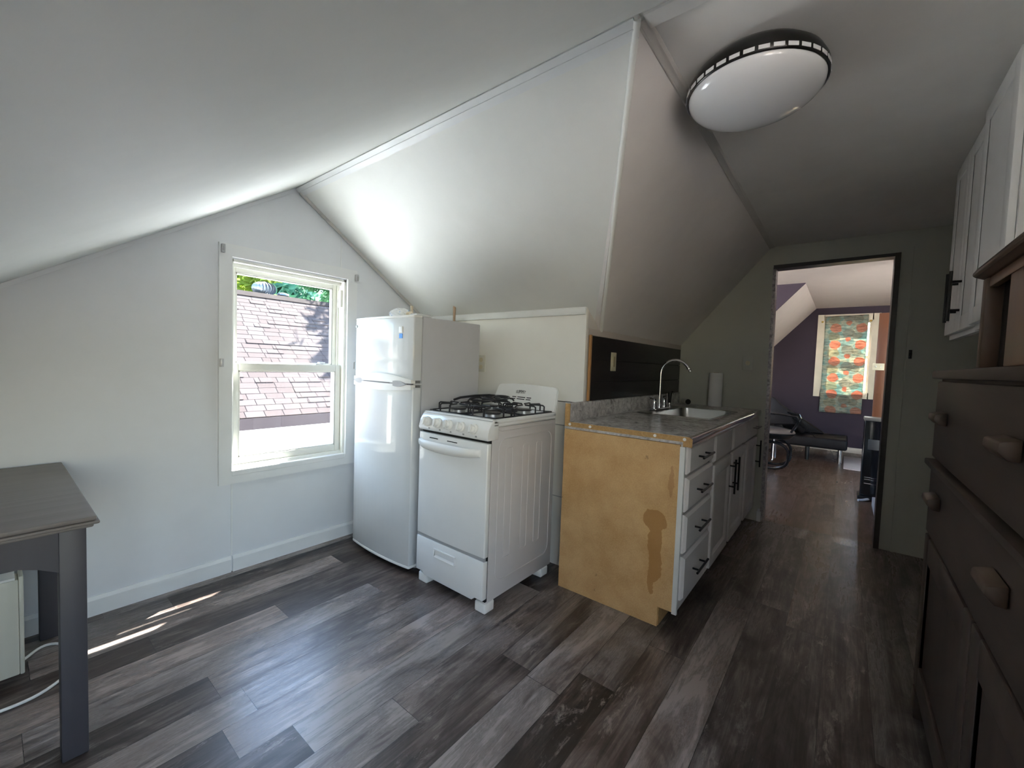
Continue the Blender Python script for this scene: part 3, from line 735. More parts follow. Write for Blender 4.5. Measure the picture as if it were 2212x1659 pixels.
# backguard
bgp = [(SY0+.002,.940),(SY1-.006,.940),(SY1-.032,1.070),(SY1-.048,1.084),((SY0+SY1)/2+.08,1.091),((SY0+SY1)/2-.06,1.090),(SY0+.028,1.082),(SY0+.014,1.070)]
bgx = B()
A = [bgx.bm.verts.new((2.030+(z-.940)*.30, y, z)) for y, z in bgp]; C = [bgx.bm.verts.new((2.052+(z-.940)*.26, y, z)) for y, z in bgp]
fs = [bgx._face(A), bgx._face(C[::-1])]+[bgx._face([A[i],A[(i+1)%8],C[(i+1)%8],C[i]]) for i in range(8)]
bmesh.ops.recalc_face_normals(bgx.bm, faces=bgx.bm.faces[:])
bmesh.ops.bevel(bgx.bm, geom=bgx.bm.edges[:], offset=.005, segments=2, affect='EDGES')
bg = obj('backguard', bgx, ENAMEL, st)
def on_bg(y, z, o=.0012): return (2.030+(z-.940)*.30-o, y, z)
for zc in (1.011, .9995):
    for (ya, yb) in ((1.587,1.621),(1.517,1.580),(1.472,1.510)):
        yy = -.0035 if zc < 1.005 else 0
        v = B(); v.poly([on_bg(ya+.004-yy,zc-.0025), on_bg(yb-yy,zc-.0025), on_bg(yb-yy,zc+.0025), on_bg(ya+.004-yy,zc+.0025)], .0012, (1,0,-.3))
        obj('vent_slot', v, VOID, bg)
# the maker's name in dark letters, arched a little, with a rule under it
tx = bpy.data.curves.new('lettering', 'FONT'); tx.body = 'SUMMIT'; tx.size = .021; tx.align_x = 'CENTER'; tx.extrude = .0006
to = bpy.data.objects.new('lettering', tx); COL.objects.link(to)
bpy.context.view_layer.update()
tm = bpy.data.meshes.new_from_object(to.evaluated_get(bpy.context.evaluated_depsgraph_get())); bpy.data.objects.remove(to)
lt = B(); lt.bm.from_mesh(tm)
for v in lt.bm.verts:
    x, y, z = v.co; h = y*(1+.45*math.cos(min(1,abs(x)/.045)*PI/2)); p = on_bg(1.562-x, 1.0335+h, .0008+z)
    v.co = p
obj('lettering', lt, plain('dark lettering', (.05,.05,.06), .5), bg, smooth=False)
# burners and grates
def burner(x, y):
    o = obj('burner', B().lathe([(.050,.929),(.048,.932),(.040,.934),(.036,.950),(.036,.952)],(x,y,0),28), ALUM, top)
    c = B().lathe([(.030,.952),(.044,.953),(.045,.958),(.041,.962),(.010,.963)],(x,y,0),28)
    obj('burner_cap', c, IRON, o)
BX = (1.625,1.895); BYS = (1.412,1.662)
for x in BX:
    for y in BYS: burner(x, y)
def grate(y0, y1):
    g = B(); x0, x1, zb, zt, r = 1.522, 2.010, .947, .987, .0048
    rect = [(x0,y0),(x1,y0),(x1,y1),(x0,y1)]
    g.tube([(x,y,zb) for x, y in rect], r, 8, closed=True)
    for xc in BX:
        yc = (y0+y1)/2
        for (dx, dy) in ((0,1),(0,-1)):
            for off in (-.042,.042):
                ys = y0 if dy < 0 else y1
                g.tube([(xc+off,ys,zb),(xc+off,ys,zt-.006),(xc+off,ys-dy*.010,zt),(xc+off*.55,yc+dy*.030,zt)], r*.9, 8)
        for sx in (-1,1):
            xe = x0 if (sx < 0 and xc == BX[0]) else x1 if (sx > 0 and xc == BX[1]) else (BX[0]+BX[1])/2+sx*-.012
            for off in (-.036,.036):
                g.tube([(xe,yc+off,zb),(xe,yc+off,zt-.006),(xe-sx*.010,yc+off,zt),(xc+sx*.034,yc+off*.5,zt)], r*.9, 8)
    g.tube([((BX[0]+BX[1])/2,y0,zb),((BX[0]+BX[1])/2,y1,zb)], r, 8)
    obj('grate', g, IRON, st)
grate(1.545, 1.772); grate(1.302, 1.529)
# loose black trivet lying across the middle of the grates
tv = thing('wire_trivet', 'black wire trivet with a raised hoop lying on the stove grates', 'trivet', (1.80,1.57,.993))
b = B(); cx, cy, cz = 1.80, 1.585, 1.003
b.tube([(cx+.125*math.cos(a),cy+.100*math.sin(a),cz+.010+.007*math.cos(a)) for a in [2*PI*k/36 for k in range(36)]], .0055, 8, closed=True)
obj('hoop', b, IRON, tv)
b = B().tube([(cx+.062*math.cos(a),cy+.052*math.sin(a),cz+.012) for a in [2*PI*k/28 for k in range(28)]], .0055, 8, closed=True)
obj('hoop', b, IRON, tv)
b = B()
for k in range(5):
    a = 2*PI*k/5+.4
    b.tube([(cx+.030*math.cos(a),cy+.03*math.sin(a),cz+.012),(cx+.10*math.cos(a),cy+.085*math.sin(a),cz+.016),(cx+.145*math.cos(a),cy+.118*math.sin(a),cz+.008),(cx+.155*math.cos(a),cy+.125*math.sin(a),cz-.003)], .005, 8)
obj('arm', b, IRON, tv)
b = B().tube([(cx-.16,cy+.13,1.000),(cx-.12,cy+.12,1.012),(cx-.04,cy+.085,1.022),(cx+.06,cy+.06,1.024),(cx+.13,cy+.02,1.010)], .007, 8)
obj('curved_handle', b, IRON, tv)
kb = thing('stem_knob', 'small stubby black knob on a stem at the right rear of the cooktop', 'knob', (1.70,1.345,.93))
obj('stem', B().cyl((1.70,1.345,.9285),(1.70,1.345,.97),.006), IRON, kb)
obj('head', B().box(1.672,1.728,1.325,1.365,.962,.984,.006), IRON, kb)
cb = obj('steel_ball', B().ball((1.68,1.49,.942),.012,10), CHROME); tag(cb, 'small shiny steel ball tip between the stove burners', 'ball')

# ------------------------------------------------------------------ kitchen counter run
XC0 = 1.952; YB = YK-.004; FYC = .545
KX = [XC0, 2.45, 3.42, 3.905]
def pull(par, x, y, z, L, vertical=False, m=BLACK):
    b = B(); r = .0055; yo = y-.032
    if vertical:
        b.cyl((x,yo,z-L/2),(x,yo,z+L/2),r,seg=10)
        for q in (-.3,.3): b.cyl((x,y,z+q*L),(x,yo,z+q*L),r*.9,seg=8)
    else:
        b.cyl((x-L/2,yo,z),(x+L/2,yo,z),r,seg=10)
        for q in (-.3,.3): b.cyl((x+q*L,y,z),(x+q*L,yo,z),r*.9,seg=8)
    return obj('bar_handle', b, m, par)
def front(name, par, x0, x1, z0, z1, y=FYC, t=.019, m=CABW, chamfer=True):
    b = B(); yf = y-t
    # slab with routed edge
    A = [(x0,y),(x1,y)]; e = .012
    pts0 = [(x0,y-t*.45,z0),(x1,y-t*.45,z0),(x1,y-t*.45,z1),(x0,y-t*.45,z1)]
    pts1 = [(x0+e,yf,z0+e),(x1-e,yf,z0+e),(x1-e,yf,z1-e),(x0+e,yf,z1-e)]
    ptsb = [(x0,y,z0),(x1,y,z0),(x1,y,z1),(x0,y,z1)]
    R = [[b.bm.verts.new(p) for p in q] for q in (ptsb,pts0,pts1)]
    for i in range(2):
        for k in range(4): b._face([R[i][k],R[i][(k+1)%4],R[i+1][(k+1)%4],R[i+1][k]])
    b._face(R[2]); b._face(R[0][::-1]); bmesh.ops.recalc_face_normals(b.bm, faces=b.bm.faces[:])
    return obj(name, b, m, par, smooth=False)
def panel_door(name, par, x0, x1, z0, z1, y=FYC, t=.019, m=CABW, st=.055, rail=.06):
    b = B(); yf = y-t
    for q in ((x0,x0+st,z0,z1),(x1-st,x1,z0,z1),(x0+st,x1-st,z0,z0+rail),(x0+st,x1-st,z1-rail,z1)): b.box(q[0],q[1],yf,y,q[2],q[3],.004,2)
    o = obj(name, b, m, par)
    c = B(); e = .016; X0, X1, Z0, Z1 = x0+st, x1-st, z0+rail, z1-rail
    R = [[c.bm.verts.new(p) for p in q] for q in (((X0,yf+.002,Z0),(X1,yf+.002,Z0),(X1,yf+.002,Z1),(X0,yf+.002,Z1)),((X0+e,yf+.010,Z0+e),(X1-e,yf+.010,Z0+e),(X1-e,yf+.010,Z1-e),(X0+e,yf+.010,Z1-e)))]
    for k in range(4): c._face([R[0][k],R[0][(k+1)%4],R[1][(k+1)%4],R[1][k]])
    c._face(R[1]); bmesh.ops.recalc_face_normals(c.bm, faces=c.bm.faces[:])
    for f in c.bm.faces:
        if f.normal.y > 0: f.normal_flip()
    obj('recessed_panel', c, m, o, smooth=False)
    return o
def carcass(par, x0, x1, end=False):
    b = B().box(x0, x1, FYC+.019, YB, .10, .873 if end else .745).box(x0, x1, .625, YB, 0, .10)
    obj('carcass', b, PARTICLE if end else CABW, par)
    f = B(); f.box(x0,x0+.02,FYC,FYC+.0189,.10,.873); f.box(x1-.02,x1,FYC,FYC+.0189,.10,.873); f.box(x0+.02,x1-.02,FYC,FYC+.0189,.10,.135); f.box(x0+.02,x1-.02,FYC,FYC+.0189,.84,.873); f.box(x0+.02,x1-.02,FYC+.006,FYC+.0189,.135,.84)
    obj('face_frame', f, CABW, par)
c1 = thing('drawer_cabinet', 'four-drawer base cabinet with bare chipboard end panel at the near end of the counter', 'cabinet', ((KX[0]+KX[1])/2,.85,0), 'base cabinets of the counter run')
carcass(c1, KX[0]+.012, KX[1]-.001, True)
o = obj('end_panel', B().prism([(FYC+.019,.095),(.628,.095),(.628,0),(YB,0),(YB,.873),(FYC+.019,.873)], 'x', XC0, XC0+.0119), CHIP, c1, smooth=False, keep=False)
o['label'] = 'bare brown chipboard end panel with a long drip stain'
# the chipboard pattern is laid out in room coordinates, so give the panel the room origin
off = o.location.copy()+c1.location; o.data.transform(Matrix.Translation(off)); o.location = -c1.location
obj('edge_strip', B().box(XC0-.003, XC0+.0119, FYC-.004, FYC+.0189, .088, .866, .002), plain('white edge strip', (.72,.73,.71), .4, var=.03), c1)
for (z0, z1) in ((.737,.868),(.563,.722),(.368,.548),(.148,.353)):
    d = front('drawer', c1, KX[0]+.028, 2.435, z0, z1)
    pull(d, 2.19, FYC-.019, (z0+z1)/2, .20)
c2 = thing('sink_cabinet', 'white two-door sink base cabinet in the middle of the counter run', 'cabinet', ((KX[1]+KX[2])/2,.85,0), 'base cabinets of the counter run')
carcass(c2, KX[1]+.001, KX[2]-.001)
for (x0, x1) in ((2.475,2.905),(2.955,3.385)): front('false_drawer_front', c2, x0, x1, .712, .868)
d = panel_door('door', c2, 2.475, 2.905, .118, .697); pull(d, 2.875, FYC-.019, .565, .215, True)
d = panel_door('door', c2, 2.955, 3.385, .118, .697); pull(d, 2.985, FYC-.019, .565, .215, True)
c3 = thing('end_cabinet', 'narrow white base cabinet at the far end of the counter by the doorway', 'cabinet', ((KX[2]+KX[3])/2,.85,0), 'base cabinets of the counter run')
carcass(c3, KX[2]+.001, KX[3])
d = front('drawer', c3, 3.455, 3.885, .712, .868); pull(d, 3.72, FYC-.019, .79, .20, m=STEEL)
d = panel_door('door', c3, 3.455, 3.885, .118, .697); pull(d, 3.855, FYC-.019, .565, .215, True)

EDGEM = plain('front edge laminate', (.24,.20,.20), .10, var=.12, scale=40, coat=1)
for nd in EDGEM.node_tree.nodes:
    if nd.type == 'BSDF_PRINCIPLED': nd.inputs['IOR'].default_value = 2.0
# worktop with sink cutout
SX0, SX1, SYA, SYB_ = 2.74, 3.50, .605, 1.10
wt = thing('worktop', 'grey stone-look laminate worktop with a raw particle-board end', 'worktop', (2.93,.85,.874))
FE = .512
def top_slab(x0, x1, y0, y1): return (x0,x1,y0,y1,.8745,.9135)
b = B()
hx0, hx1, hy0, hy1 = SX0+.02, SX1-.02, SYA+.02, SYB_-.02
for q in ((XC0+.002,hx0,FE+.02,YB),(hx1,XD-.004,FE+.02,YB),(hx0,hx1,FE+.02,hy0),(hx0,hx1,hy1,YB)): b.box(q[0],q[1],q[2],q[3],.8755,.914)
obj('laminate_top', b, LAMIN, wt, smooth=False)
prof = [(FE+.02,.914),(FE+.010,.9135),(FE+.004,.910),(FE,.903),(FE,.872),(FE+.004,.868),(FE+.016,.868),(FE+.02,.872)]
obj('rolled_front_edge', B().prism(prof, 'x', XC0+.002, XD-.004), EDGEM, wt, angle=1.0)
bsp = [(YB-.022,.914),(YB-.022,1.000),(YB-.020,1.008),(YB-.014,1.012),(YB,1.012),(YB,.914)]
obj('backsplash_lip', B().prism(bsp, 'x', XC0+.002, XD-.03), LAMIN, wt, angle=1.0)
obj('cove_line', B().tube([(XC0+.003,YB-.024,.9145),(3.7,YB-.024,.9145)], .0022, 6), LAMIN, wt)
endp = [(FE+.001,.869),(FE+.001,.905),(FE+.012,.9128),(YB-.024,.9128),(YB-.021,1.004),(YB-.012,1.0105),(YB,1.0105),(YB,.869)]
obj('raw_end', B().prism([(FE+.001,.868),(FE+.001,.904),(FE+.014,.913),(YB-.03,.913),(YB-.03,.889),(FE+.04,.889),(FE+.04,.868)], 'x', XC0-.002, XC0+.0019).box(XC0-.002,XC0+.0019,YB-.03,YB,.889,1.011), PARTICLE, wt, smooth=False)
for y in (1.140,1.019,.680,.546):
    s = obj('screw_cap', B().cyl((XC0-.006,y,.9015),(XC0-.001,y,.9015),.007,.0075,14), PLASTW, wt)

# sink
sk = thing('sink', 'single-bowl stainless steel sink set into the grey worktop', 'sink', (3.12,.85,.75))
b = B()
def ring(x0,x1,y0,y1,z,r=.0):
    out = []
    for cx, cy, a in ((x1-r,y1-r,0),(x0+r,y1-r,90),(x0+r,y0+r,180),(x1-r,y0+r,270)):
        for k in range(7): t = math.radians(a+15*k); out.append((cx+r*math.cos(t), cy+r*math.sin(t), z))
    return out
BYB = SYB_-.10
rs = [ring(SX0,SX1,SYA,SYB_,.9145,.03), ring(SX0+.003,SX1-.003,SYA+.003,SYB_-.003,.9195,.03), ring(SX0+.018,SX1-.018,SYA+.018,SYB_-.018,.9195,.03),
      ring(SX0+.035,SX1-.035,SYA+.035,BYB,.915,.05), ring(SX0+.045,SX1-.045,SYA+.045,BYB-.01,.80,.06), ring(SX0+.075,SX1-.075,SYA+.075,BYB-.04,.758,.06), ring(3.10,3.14,.80,.84,.752,.018)]
V = [[b.bm.verts.new(p) for p in r] for r in rs]
for i in range(len(V)-1):
    n = len(V[i])
    for k in range(n): b._face([V[i][k],V[i][(k+1)%n],V[i+1][(k+1)%n],V[i+1][k]])
b._face(V[-1]); bmesh.ops.recalc_face_normals(b.bm, faces=b.bm.faces[:])
obj('basin', b, STEEL, sk, angle=.9)
obj('drain', B().lathe([(.040,.754),(.038,.757),(.020,.755),(.018,.752)],(3.12,.82,0),24), CHROME, sk)
# faucet on the sink's rear ledge
fa = thing('faucet', 'chrome gooseneck kitchen faucet with two lever handles behind the sink', 'faucet', (3.10,1.055,.9196))
FYB = 1.058
obj('deck_plate', B().box(2.955,3.245,FYB-.026,FYB+.026,.9197,.932,.008,3), CHROME, fa)
pts = [(3.09,FYB,.930),(3.09,FYB,1.05),(3.09,FYB,1.16)]
for k in range(13):
    a = PI*k/12*.86; R = .098; pts.append((3.09+.02*k/12, FYB-R+R*math.cos(a), 1.185+R*math.sin(a)))
obj('spout', B().tube(pts, .0105, 14), CHROME, fa)
obj('spout_collar', B().lathe([(.020,.931),(.019,.945),(.013,.965),(.012,.97)],(3.09,FYB,0),20), CHROME, fa)
e = Vector(pts[-1]); d = (Vector(pts[-1])-Vector(pts[-2])).normalized()
obj('aerator', B().tube([e-d*.004,e+d*.010,e+d*.014,e+d*.026], [.0125,.0135,.0115,.0115], 16), CHROME, fa)
for x, sgn in ((2.985,-1),(3.195,1)):
    h = obj('handle', B().lathe([(.021,.931),(.020,.945),(.014,.955),(.0135,.990),(.015,.998),(.006,1.003)],(x,FYB,0),20), CHROME, fa)
    obj('lever', B().tube([(x,FYB,.996),(x+sgn*.022,FYB+.012,1.004),(x+sgn*.052,FYB+.020,1.006)], [.007,.007,.0055], 10), BLACK if sgn > 0 else CHROME, h)
sp = thing('side_sprayer', 'slim black side sprayer on a chrome base right of the faucet', 'sprayer', (3.32,FYB,.9196))
obj('base', B().lathe([(.021,.9197),(.019,.930),(.013,.938),(.012,.955)],(3.32,FYB,0),20), CHROME, sp)
obj('spray_head', B().lathe([(.011,.955),(.012,.985),(.014,1.005),(.016,1.025),(.014,1.035),(.008,1.038)],(3.32,FYB,0),16).tube([(3.32,FYB,1.030),(3.355,FYB-.008,1.042)],[.009,.006],8), BLACK, sp)

# plank backsplash with raw side strip
bp = thing('plank_backsplash', 'dark brown plank panel on the wall behind the sink', 'backsplash', (3.0,YK-.01,1.012))
for (z0, z1) in ((1.014,1.122),(1.1255,1.252),(1.2555,1.394)):
    obj('plank', B().box(XK+.045, XD-.045, YK-.018, YK-.0065, z0, z1, .002), BACKWOOD, bp)
obj('backing', B().box(XK+.045, XD-.045, YK-.0064, YK-.0062, 1.014, 1.394), VOID, bp)
obj('side_strip', B().box(XK+.027, XK+.045, YK-.020, YK-.0065, 1.014, 1.398, .002), wood('raw pine strip', (.30,.15,.05), (.48,.27,.11), 'z'), bp)

# electrical plates
def plate_y(name, x, z, w, h, y, label, cat, m, kind):
    t = thing(name, label, cat, (x,y,z-h/2))
    obj('cover_plate', B().box(x-w/2,x+w/2,y-.006,y,z-h/2,z+h/2,.0025), m, t)
    return t
t = plate_y('wall_switch', 2.487, 1.250, .072, .118, YK-.018, 'tall ivory switch plate on the dark planks behind the sink', 'switch', BEIGEP, 0)
obj('rocker', B().box(2.478,2.498,YK-.0275,YK-.0241,1.218,1.282,.001), plain('tan rocker', (.36,.29,.17), .4), t)
t = thing('wall_outlet', 'pale outlet plate on the knee wall just right of the fridge', 'outlet', (XK-.006,1.982,1.15), 'wall outlets')
obj('cover_plate', B().box(XK-.0075,XK-.0005,1.945,2.017,1.152,1.268,.0025), IVORY, t)
for z in (1.185,1.235): obj('socket', B().cyl((XK-.009,1.981,z),(XK-.0074,1.981,z),.016,seg=18), BEIGEP, t)
t = thing('wall_outlet', 'grey-green outlet plate on the door wall above the paper towels', 'outlet', (XD-.006,.631,1.23), 'wall outlets')
obj('cover_plate', B().box(XD-.007,XD-.0005,.592,.670,1.232,1.348,.0025), plain('plate olive', (.50,.50,.44), .4), t)
obj('socket', B().lathe([(.018,XD-.010),(.018,XD-.0069)],(0,.631,1.29),18,'x').box(XD-.012,XD-.0069,.622,.640,1.272,1.308,.002), BEIGEP, t)
hk = thing('wall_hook', 'small black coat hook on the door wall right of the doorway', 'hook', (XD,-.34,1.35))
obj('back_plate', B().box(XD-.006,XD-.0005,-.349,-.331,1.345,1.405,.002), BLACK, hk)
obj('prong', B().tube([(XD-.006,-.34,1.39),(XD-.03,-.34,1.385),(XD-.04,-.34,1.40)],.004,8).tube([(XD-.006,-.34,1.36),(XD-.028,-.34,1.352),(XD-.034,-.34,1.366)],.004,8), BLACK, hk)

# things on the worktop
pr = thing('paper_towel_roll', 'white paper towel roll standing on the worktop against the door wall', 'paper towels', (3.845,.850,.9145))
obj('roll', B().lathe([(.020,.918),(.052,.918),(.0525,.925),(.0525,1.195),(.052,1.200),(.021,1.200),(.020,1.19)],(3.845,.850,0),36), PAPER, pr)
obj('cardboard_core', B().lathe([(.0195,.9145),(.0195,1.203),(.0175,1.203),(.0175,.9145)],(3.845,.850,0),20), plain('cardboard', (.35,.25,.16), .9), pr)
cu = thing('tipped_tumbler', 'small pale tumbler lying on its side on the worktop with its dark mouth showing', 'tumbler', (3.80,1.06,.9145))
b = B(); c0 = Vector((3.77,1.045,.9415)); ax = Vector((.8,.6,0)).normalized()
b.tube([c0, c0+ax*.012, c0+ax*.10], [.0265,.0265,.0215], 24)
obj('tumbler_wall', b, plain('pale tumbler', (.42,.41,.38), .4), cu)
b = B().tube([c0-ax*.0012, c0-ax*.0001], [.023,.023], 24); obj('mouth', b, VOID, cu)

# ------------------------------------------------------------------ ceiling lamp
LX, LY = 1.585, .288
lp = thing('ceiling_lamp', 'round flush ceiling lamp with black rim and white dome', 'lamp', (LX,LY,2.05))
obj('rim', B().lathe([(.140,2.2155),(.165,2.208),(.190,2.185),(.2025,2.160),(.2035,2.132),(.198,2.128),(.190,2.145),(.150,2.19)],(LX,LY,0),64), plain('black bronze rim', (.012,.011,.011), .3, .4), lp, angle=1)
b = B()
DOME = NT('white acrylic dome'); DOME.set(Base_Color=(.88,.88,.89), Roughness=.14); DOME.bsdf.inputs['Coat Weight'].default_value = .4
for k in range(34):
    a = 2*PI*(k+.5)/34; da = 2*PI/34*.38
    q = []
    for aa, r, z in ((a-da,.2040,2.1440),(a+da,.2040,2.1440),(a+da,.2044,2.1325),(a-da,.2044,2.1325)): q.append((LX+r*math.cos(aa),LY+r*math.sin(aa),z))
    b.poly(q, .0015, (math.cos(a),math.sin(a),0))
obj('light_band', b, DOME.m, lp, smooth=False)
pf = [(.197,2.1315)]+[(.197*math.cos(t*PI/2/14), 2.1315-.068*math.sin(t*PI/2/14)) for t in range(1,14)]+[(.004,2.0635)]
obj('dome', B().lathe(pf,(LX,LY,0),64), DOME.m, lp, angle=1.2)

# ------------------------------------------------------------------ upper cabinets on the right wall
ZU = 1.418
def upper(name, label, x0, x1, yf, z0, z1, doors):
    t = thing(name, label, 'cabinet', ((x0+x1)/2,(yf+YR)/2,z0), 'upper cabinets on the right wall')
    obj('carcass', B().box(x0,x1,YR+.001,yf-.019,z0,z1), CABU, t)
    f = B(); f.box(x0,x0+.03,yf-.019,yf-.0005,z0-.02,z1); f.box(x1-.03,x1,yf-.019,yf-.0005,z0-.02,z1); f.box(x0+.03,x1-.03,yf-.019,yf-.0005,z0-.02,z0+.02); f.box(x0+.03,x1-.03,yf-.019,yf-.0005,z1-.03,z1)
    obj('face_frame', f, CABU, t)
    for (a, c, hx) in doors:
        b = B(); y0_, y1_ = yf, yf+.019; st = .06
        for q in ((a,a+st,z0,z1-.02),(c-st,c,z0,z1-.02),(a+st,c-st,z0,z0+.06),(a+st,c-st,z1-.08,z1-.02)): b.box(q[0],q[1],y0_,y1_,q[2],q[3],.004)
        d = obj('door', b, CABU, t)
        obj('recessed_panel', B().box(a+st-.004,c-st+.004,yf+.001,yf+.0145,z0+.055,z1-.075), CABU, d)
        if hx is not None:
            h = B().cyl((hx,yf+.052,1.46),(hx,yf+.052,1.67),.0060,seg=10)
            for z in (1.505,1.625): h.cyl((hx,yf+.019,z),(hx,yf+.052,z),.005,seg=8)
            obj('bar_handle', h, BLACK, d)
YU = -.379
upper('upper_cabinet', 'white two-door wall cabinet with black bar handles above the dresser', 2.30, 2.86, YU, ZU, 2.205, ((2.5815,2.855,2.615),(2.31,2.5785,2.545)))
upper('upper_cabinet', 'nearer white wall cabinet standing slightly forward beside the two-door one', 1.875, 2.292, YU+.012, ZU, 2.213, ((1.885,2.284,None),))

# ------------------------------------------------------------------ dresser
dx0, dx1, dyf, dyb = .70, 2.13, -.262, -.66
dz = thing('dresser', 'dark walnut chest of drawers along the right wall', 'dresser', ((dx0+dx1)/2,(dyf+dyb)/2,0))
obj('top', B().box(dx0-.02,dx1+.012,dyb,dyf+.014,1.213,1.243,.006).box(dx0,dx1-.05,dyb,dyf-.04,1.243,1.2485,.002), DRESS, dz)
obj('carcass', B().box(dx0,dx1,dyb,dyf-.012,.05,1.213), DRESSV, dz)
obj('waist_rail', B().box(dx0,dx1+.006,dyf-.02,dyf+.016,.905,.925,.004), DRESS, dz)
PULLW = wood('worn walnut pull', (.035,.021,.014), (.085,.055,.038), 'x')
def dpull(par, x, z):
    b = B().prism([(dyf+.002,z+.022),(dyf+.032,z+.014),(dyf+.034,z-.004),(dyf+.020,z-.020),(dyf+.002,z-.022)], 'x', x-.055, x+.055, .004, 2)
    obj('block_pull', b, PULLW, par)
xm = (dx0+dx1)/2
for (z0, z1, pz) in ((.935,1.205,1.085),(.665,.898,.812)):
    d = obj('drawer', B().box(dx0+.012,dx1-.012,dyf-.012,dyf,z0,z1,.005), DRESS, dz)
    for x in (1.93,1.22): dpull(d, x, pz)
for (a, c) in ((1.42,dx1-.01),(dx0+.01,1.41)):
    b = B(); st = .075
    for q in ((a,a+st,.10,.655),(c-st,c,.10,.655),(a+st,c-st,.10,.19),(a+st,c-st,.565,.655)): b.box(q[0],q[1],dyf-.014,dyf,q[2],q[3],.004)
    d = obj('door', b, DRESSV, dz)
    obj('recessed_panel', B().box(a+st-.004,c-st+.004,dyf-.014,dyf-.010,.186,.569), DRESSV, d)
obj('plinth', B().box(dx0+.02,dx1-.02,dyb,dyf-.03,0,.10), DRESSV, dz)
for x in (dx0+.03,dx1-.09): obj('foot', B().box(x,x+.07,dyf-.07,dyf+.004,0,.092,.006), DRESS, dz)
# small hutch box on the dresser
hb = thing('wooden_hutch_box', 'small honey-oak hutch box with an open cubby on top of the dresser', 'box', (1.5,-.45,1.2485))
hz = 1.249
obj('lid', B().prism([(-.655,1.508),(-.308,1.508),(-.284,1.518),(-.280,1.526),(-.292,1.546),(-.655,1.546)], 'x', 1.02, 1.84, .003, 1), OAKD, hb, smooth=False)
obj('far_post', B().box(1.785,1.825,-.338,-.302,hz,1.507,.003), POSTW, hb)
obj('far_side', B().box(1.79,1.815,-.650,-.3385,hz,1.507), JAMBD, hb)  # inner boards coloured dark to stand in for the shade inside the cubby
obj('near_side', B().box(1.05,1.08,-.650,-.310,hz,1.507,.003), OAK, hb)
obj('back_board', B().box(1.08,1.79,-.650,-.640,hz,1.507), JAMBD, hb)
obj('shelf_divider', B().box(1.56,1.58,-.640,-.330,hz,1.507), JAMBD, hb)
obj('front_rail', B().box(1.08,1.785,-.326,-.308,1.480,1.507,.002), OAK, hb)
obj('front_panel', B().box(1.08,1.585,-.328,-.308,hz,1.4799,.003), OAK, hb)

# ------------------------------------------------------------------ table at the left
tz = .725; tx1 = .203; tx0 = -1.0; ty0, ty1 = 1.690, 2.605
tb = thing('side_table', 'dark slate-painted table with grey wooden top at the left', 'table', (-.4,2.15,0))
obj('tabletop', B().box(tx0,tx1-.006,ty0+.006,ty1,tz-.014,tz,.005,2).box(tx0+.004,tx1,ty0,ty1,tz-.024,tz-.014,.004).box(tx0+.01,tx1-.012,ty0+.012,ty1,tz-.034,tz-.024,.004), TABTOP, tb)
lx = tx1-.026
for (x, y) in ((lx-.056,ty0+.030),(lx-.056,ty1-.075),(tx0+.03,ty0+.030),(tx0+.03,ty1-.075)):
    obj('leg', B().box(x,x+.056,y,y+.056,0,tz-.034,.003), TABLE, tb)
def apron(name, x0, x1, y0, y1, along):
    L0, L1 = (x0,x1) if along == 'y' else (y0,y1); pts = [(L0,tz-.035),(L0,tz-.155)]; N = 28
    for k in range(1,N):
        t = k/N; s = .5-abs(t-.5)   # scallop near the ends
        z = tz-.155+.040*(math.sin(min(1,s/.10)*PI/2)) - .030*math.exp(-((s-.17)/.045)**2)
        pts.append((L0+(L1-L0)*t, z))
    pts += [(L1,tz-.155),(L1,tz-.035)]
    obj(name, B().prism(pts, 'y' if along == 'y' else 'x', y0 if along == 'y' else x0, y1 if along == 'y' else x1), TABLE, tb, smooth=False)
apron('apron', tx0+.086, lx-.056, ty0+.036, ty0+.056, 'y')
apron('apron', tx0+.086, lx-.056, ty1-.055, ty1-.035, 'y')
apron('apron', lx-.026, lx-.006, ty0+.086, ty1-.075, 'x')
# panel heater under it
ht = thing('panel_heater', 'cream framed panel heater standing under the dark table', 'heater', (-.3,2.30,0))
hx1, hy0, hy1 = .072, 2.270, 2.335
obj('cabinet', B().box(-.62,hx1-.012,hy0,hy1,.035,.385,.006), HEATM, ht)
fb = B()
for q in ((-.62,-.56,.035,.385),(hx1-.075,hx1-.012,.035,.385),(-.56,hx1-.075,.035,.075),(-.56,hx1-.075,.335,.385)): fb.box(q[0],q[1],hy0-.012,hy0-.0001,q[2],q[3],.004)
obj('front_frame', fb, HEATM, ht)
obj('end_cap', B().box(hx1-.0119,hx1,hy0-.006,hy1+.004,.03,.392,.004), HEATM, ht)
obj('top_vent', B().prism([(hy0-.02,.388),(hy0-.02,.396),(hy1,.424),(hy1,.386)], 'x', -.6, hx1-.02), plain('pale heater top', (.68,.67,.64), .4), ht, smooth=False)
for x in (-.54,-.02): obj('foot', B().box(x-.02,x+.02,hy0-.02,hy1+.03,0,.0349,.004), GREYP, ht)
cb = obj('power_cord', B().tube([(.05,2.36,.03),(.075,2.40,.012),(.11,2.47,.006),(.15,2.48,.006),(.19,2.42,.006),(.205,2.33,.006),(.19,2.22,.006),(.155,2.17,.006),(.10,2.125,.006),(.04,2.115,.006),(-.08,2.13,.006),(-.25,2.15,.006)], .0055, 10), CABLE)
sub = cb.modifiers.new('smooth', 'SUBSURF'); sub.levels = sub.render_levels = 2
tag(cb, 'white power cord curving across the floor from the heater', 'cord')

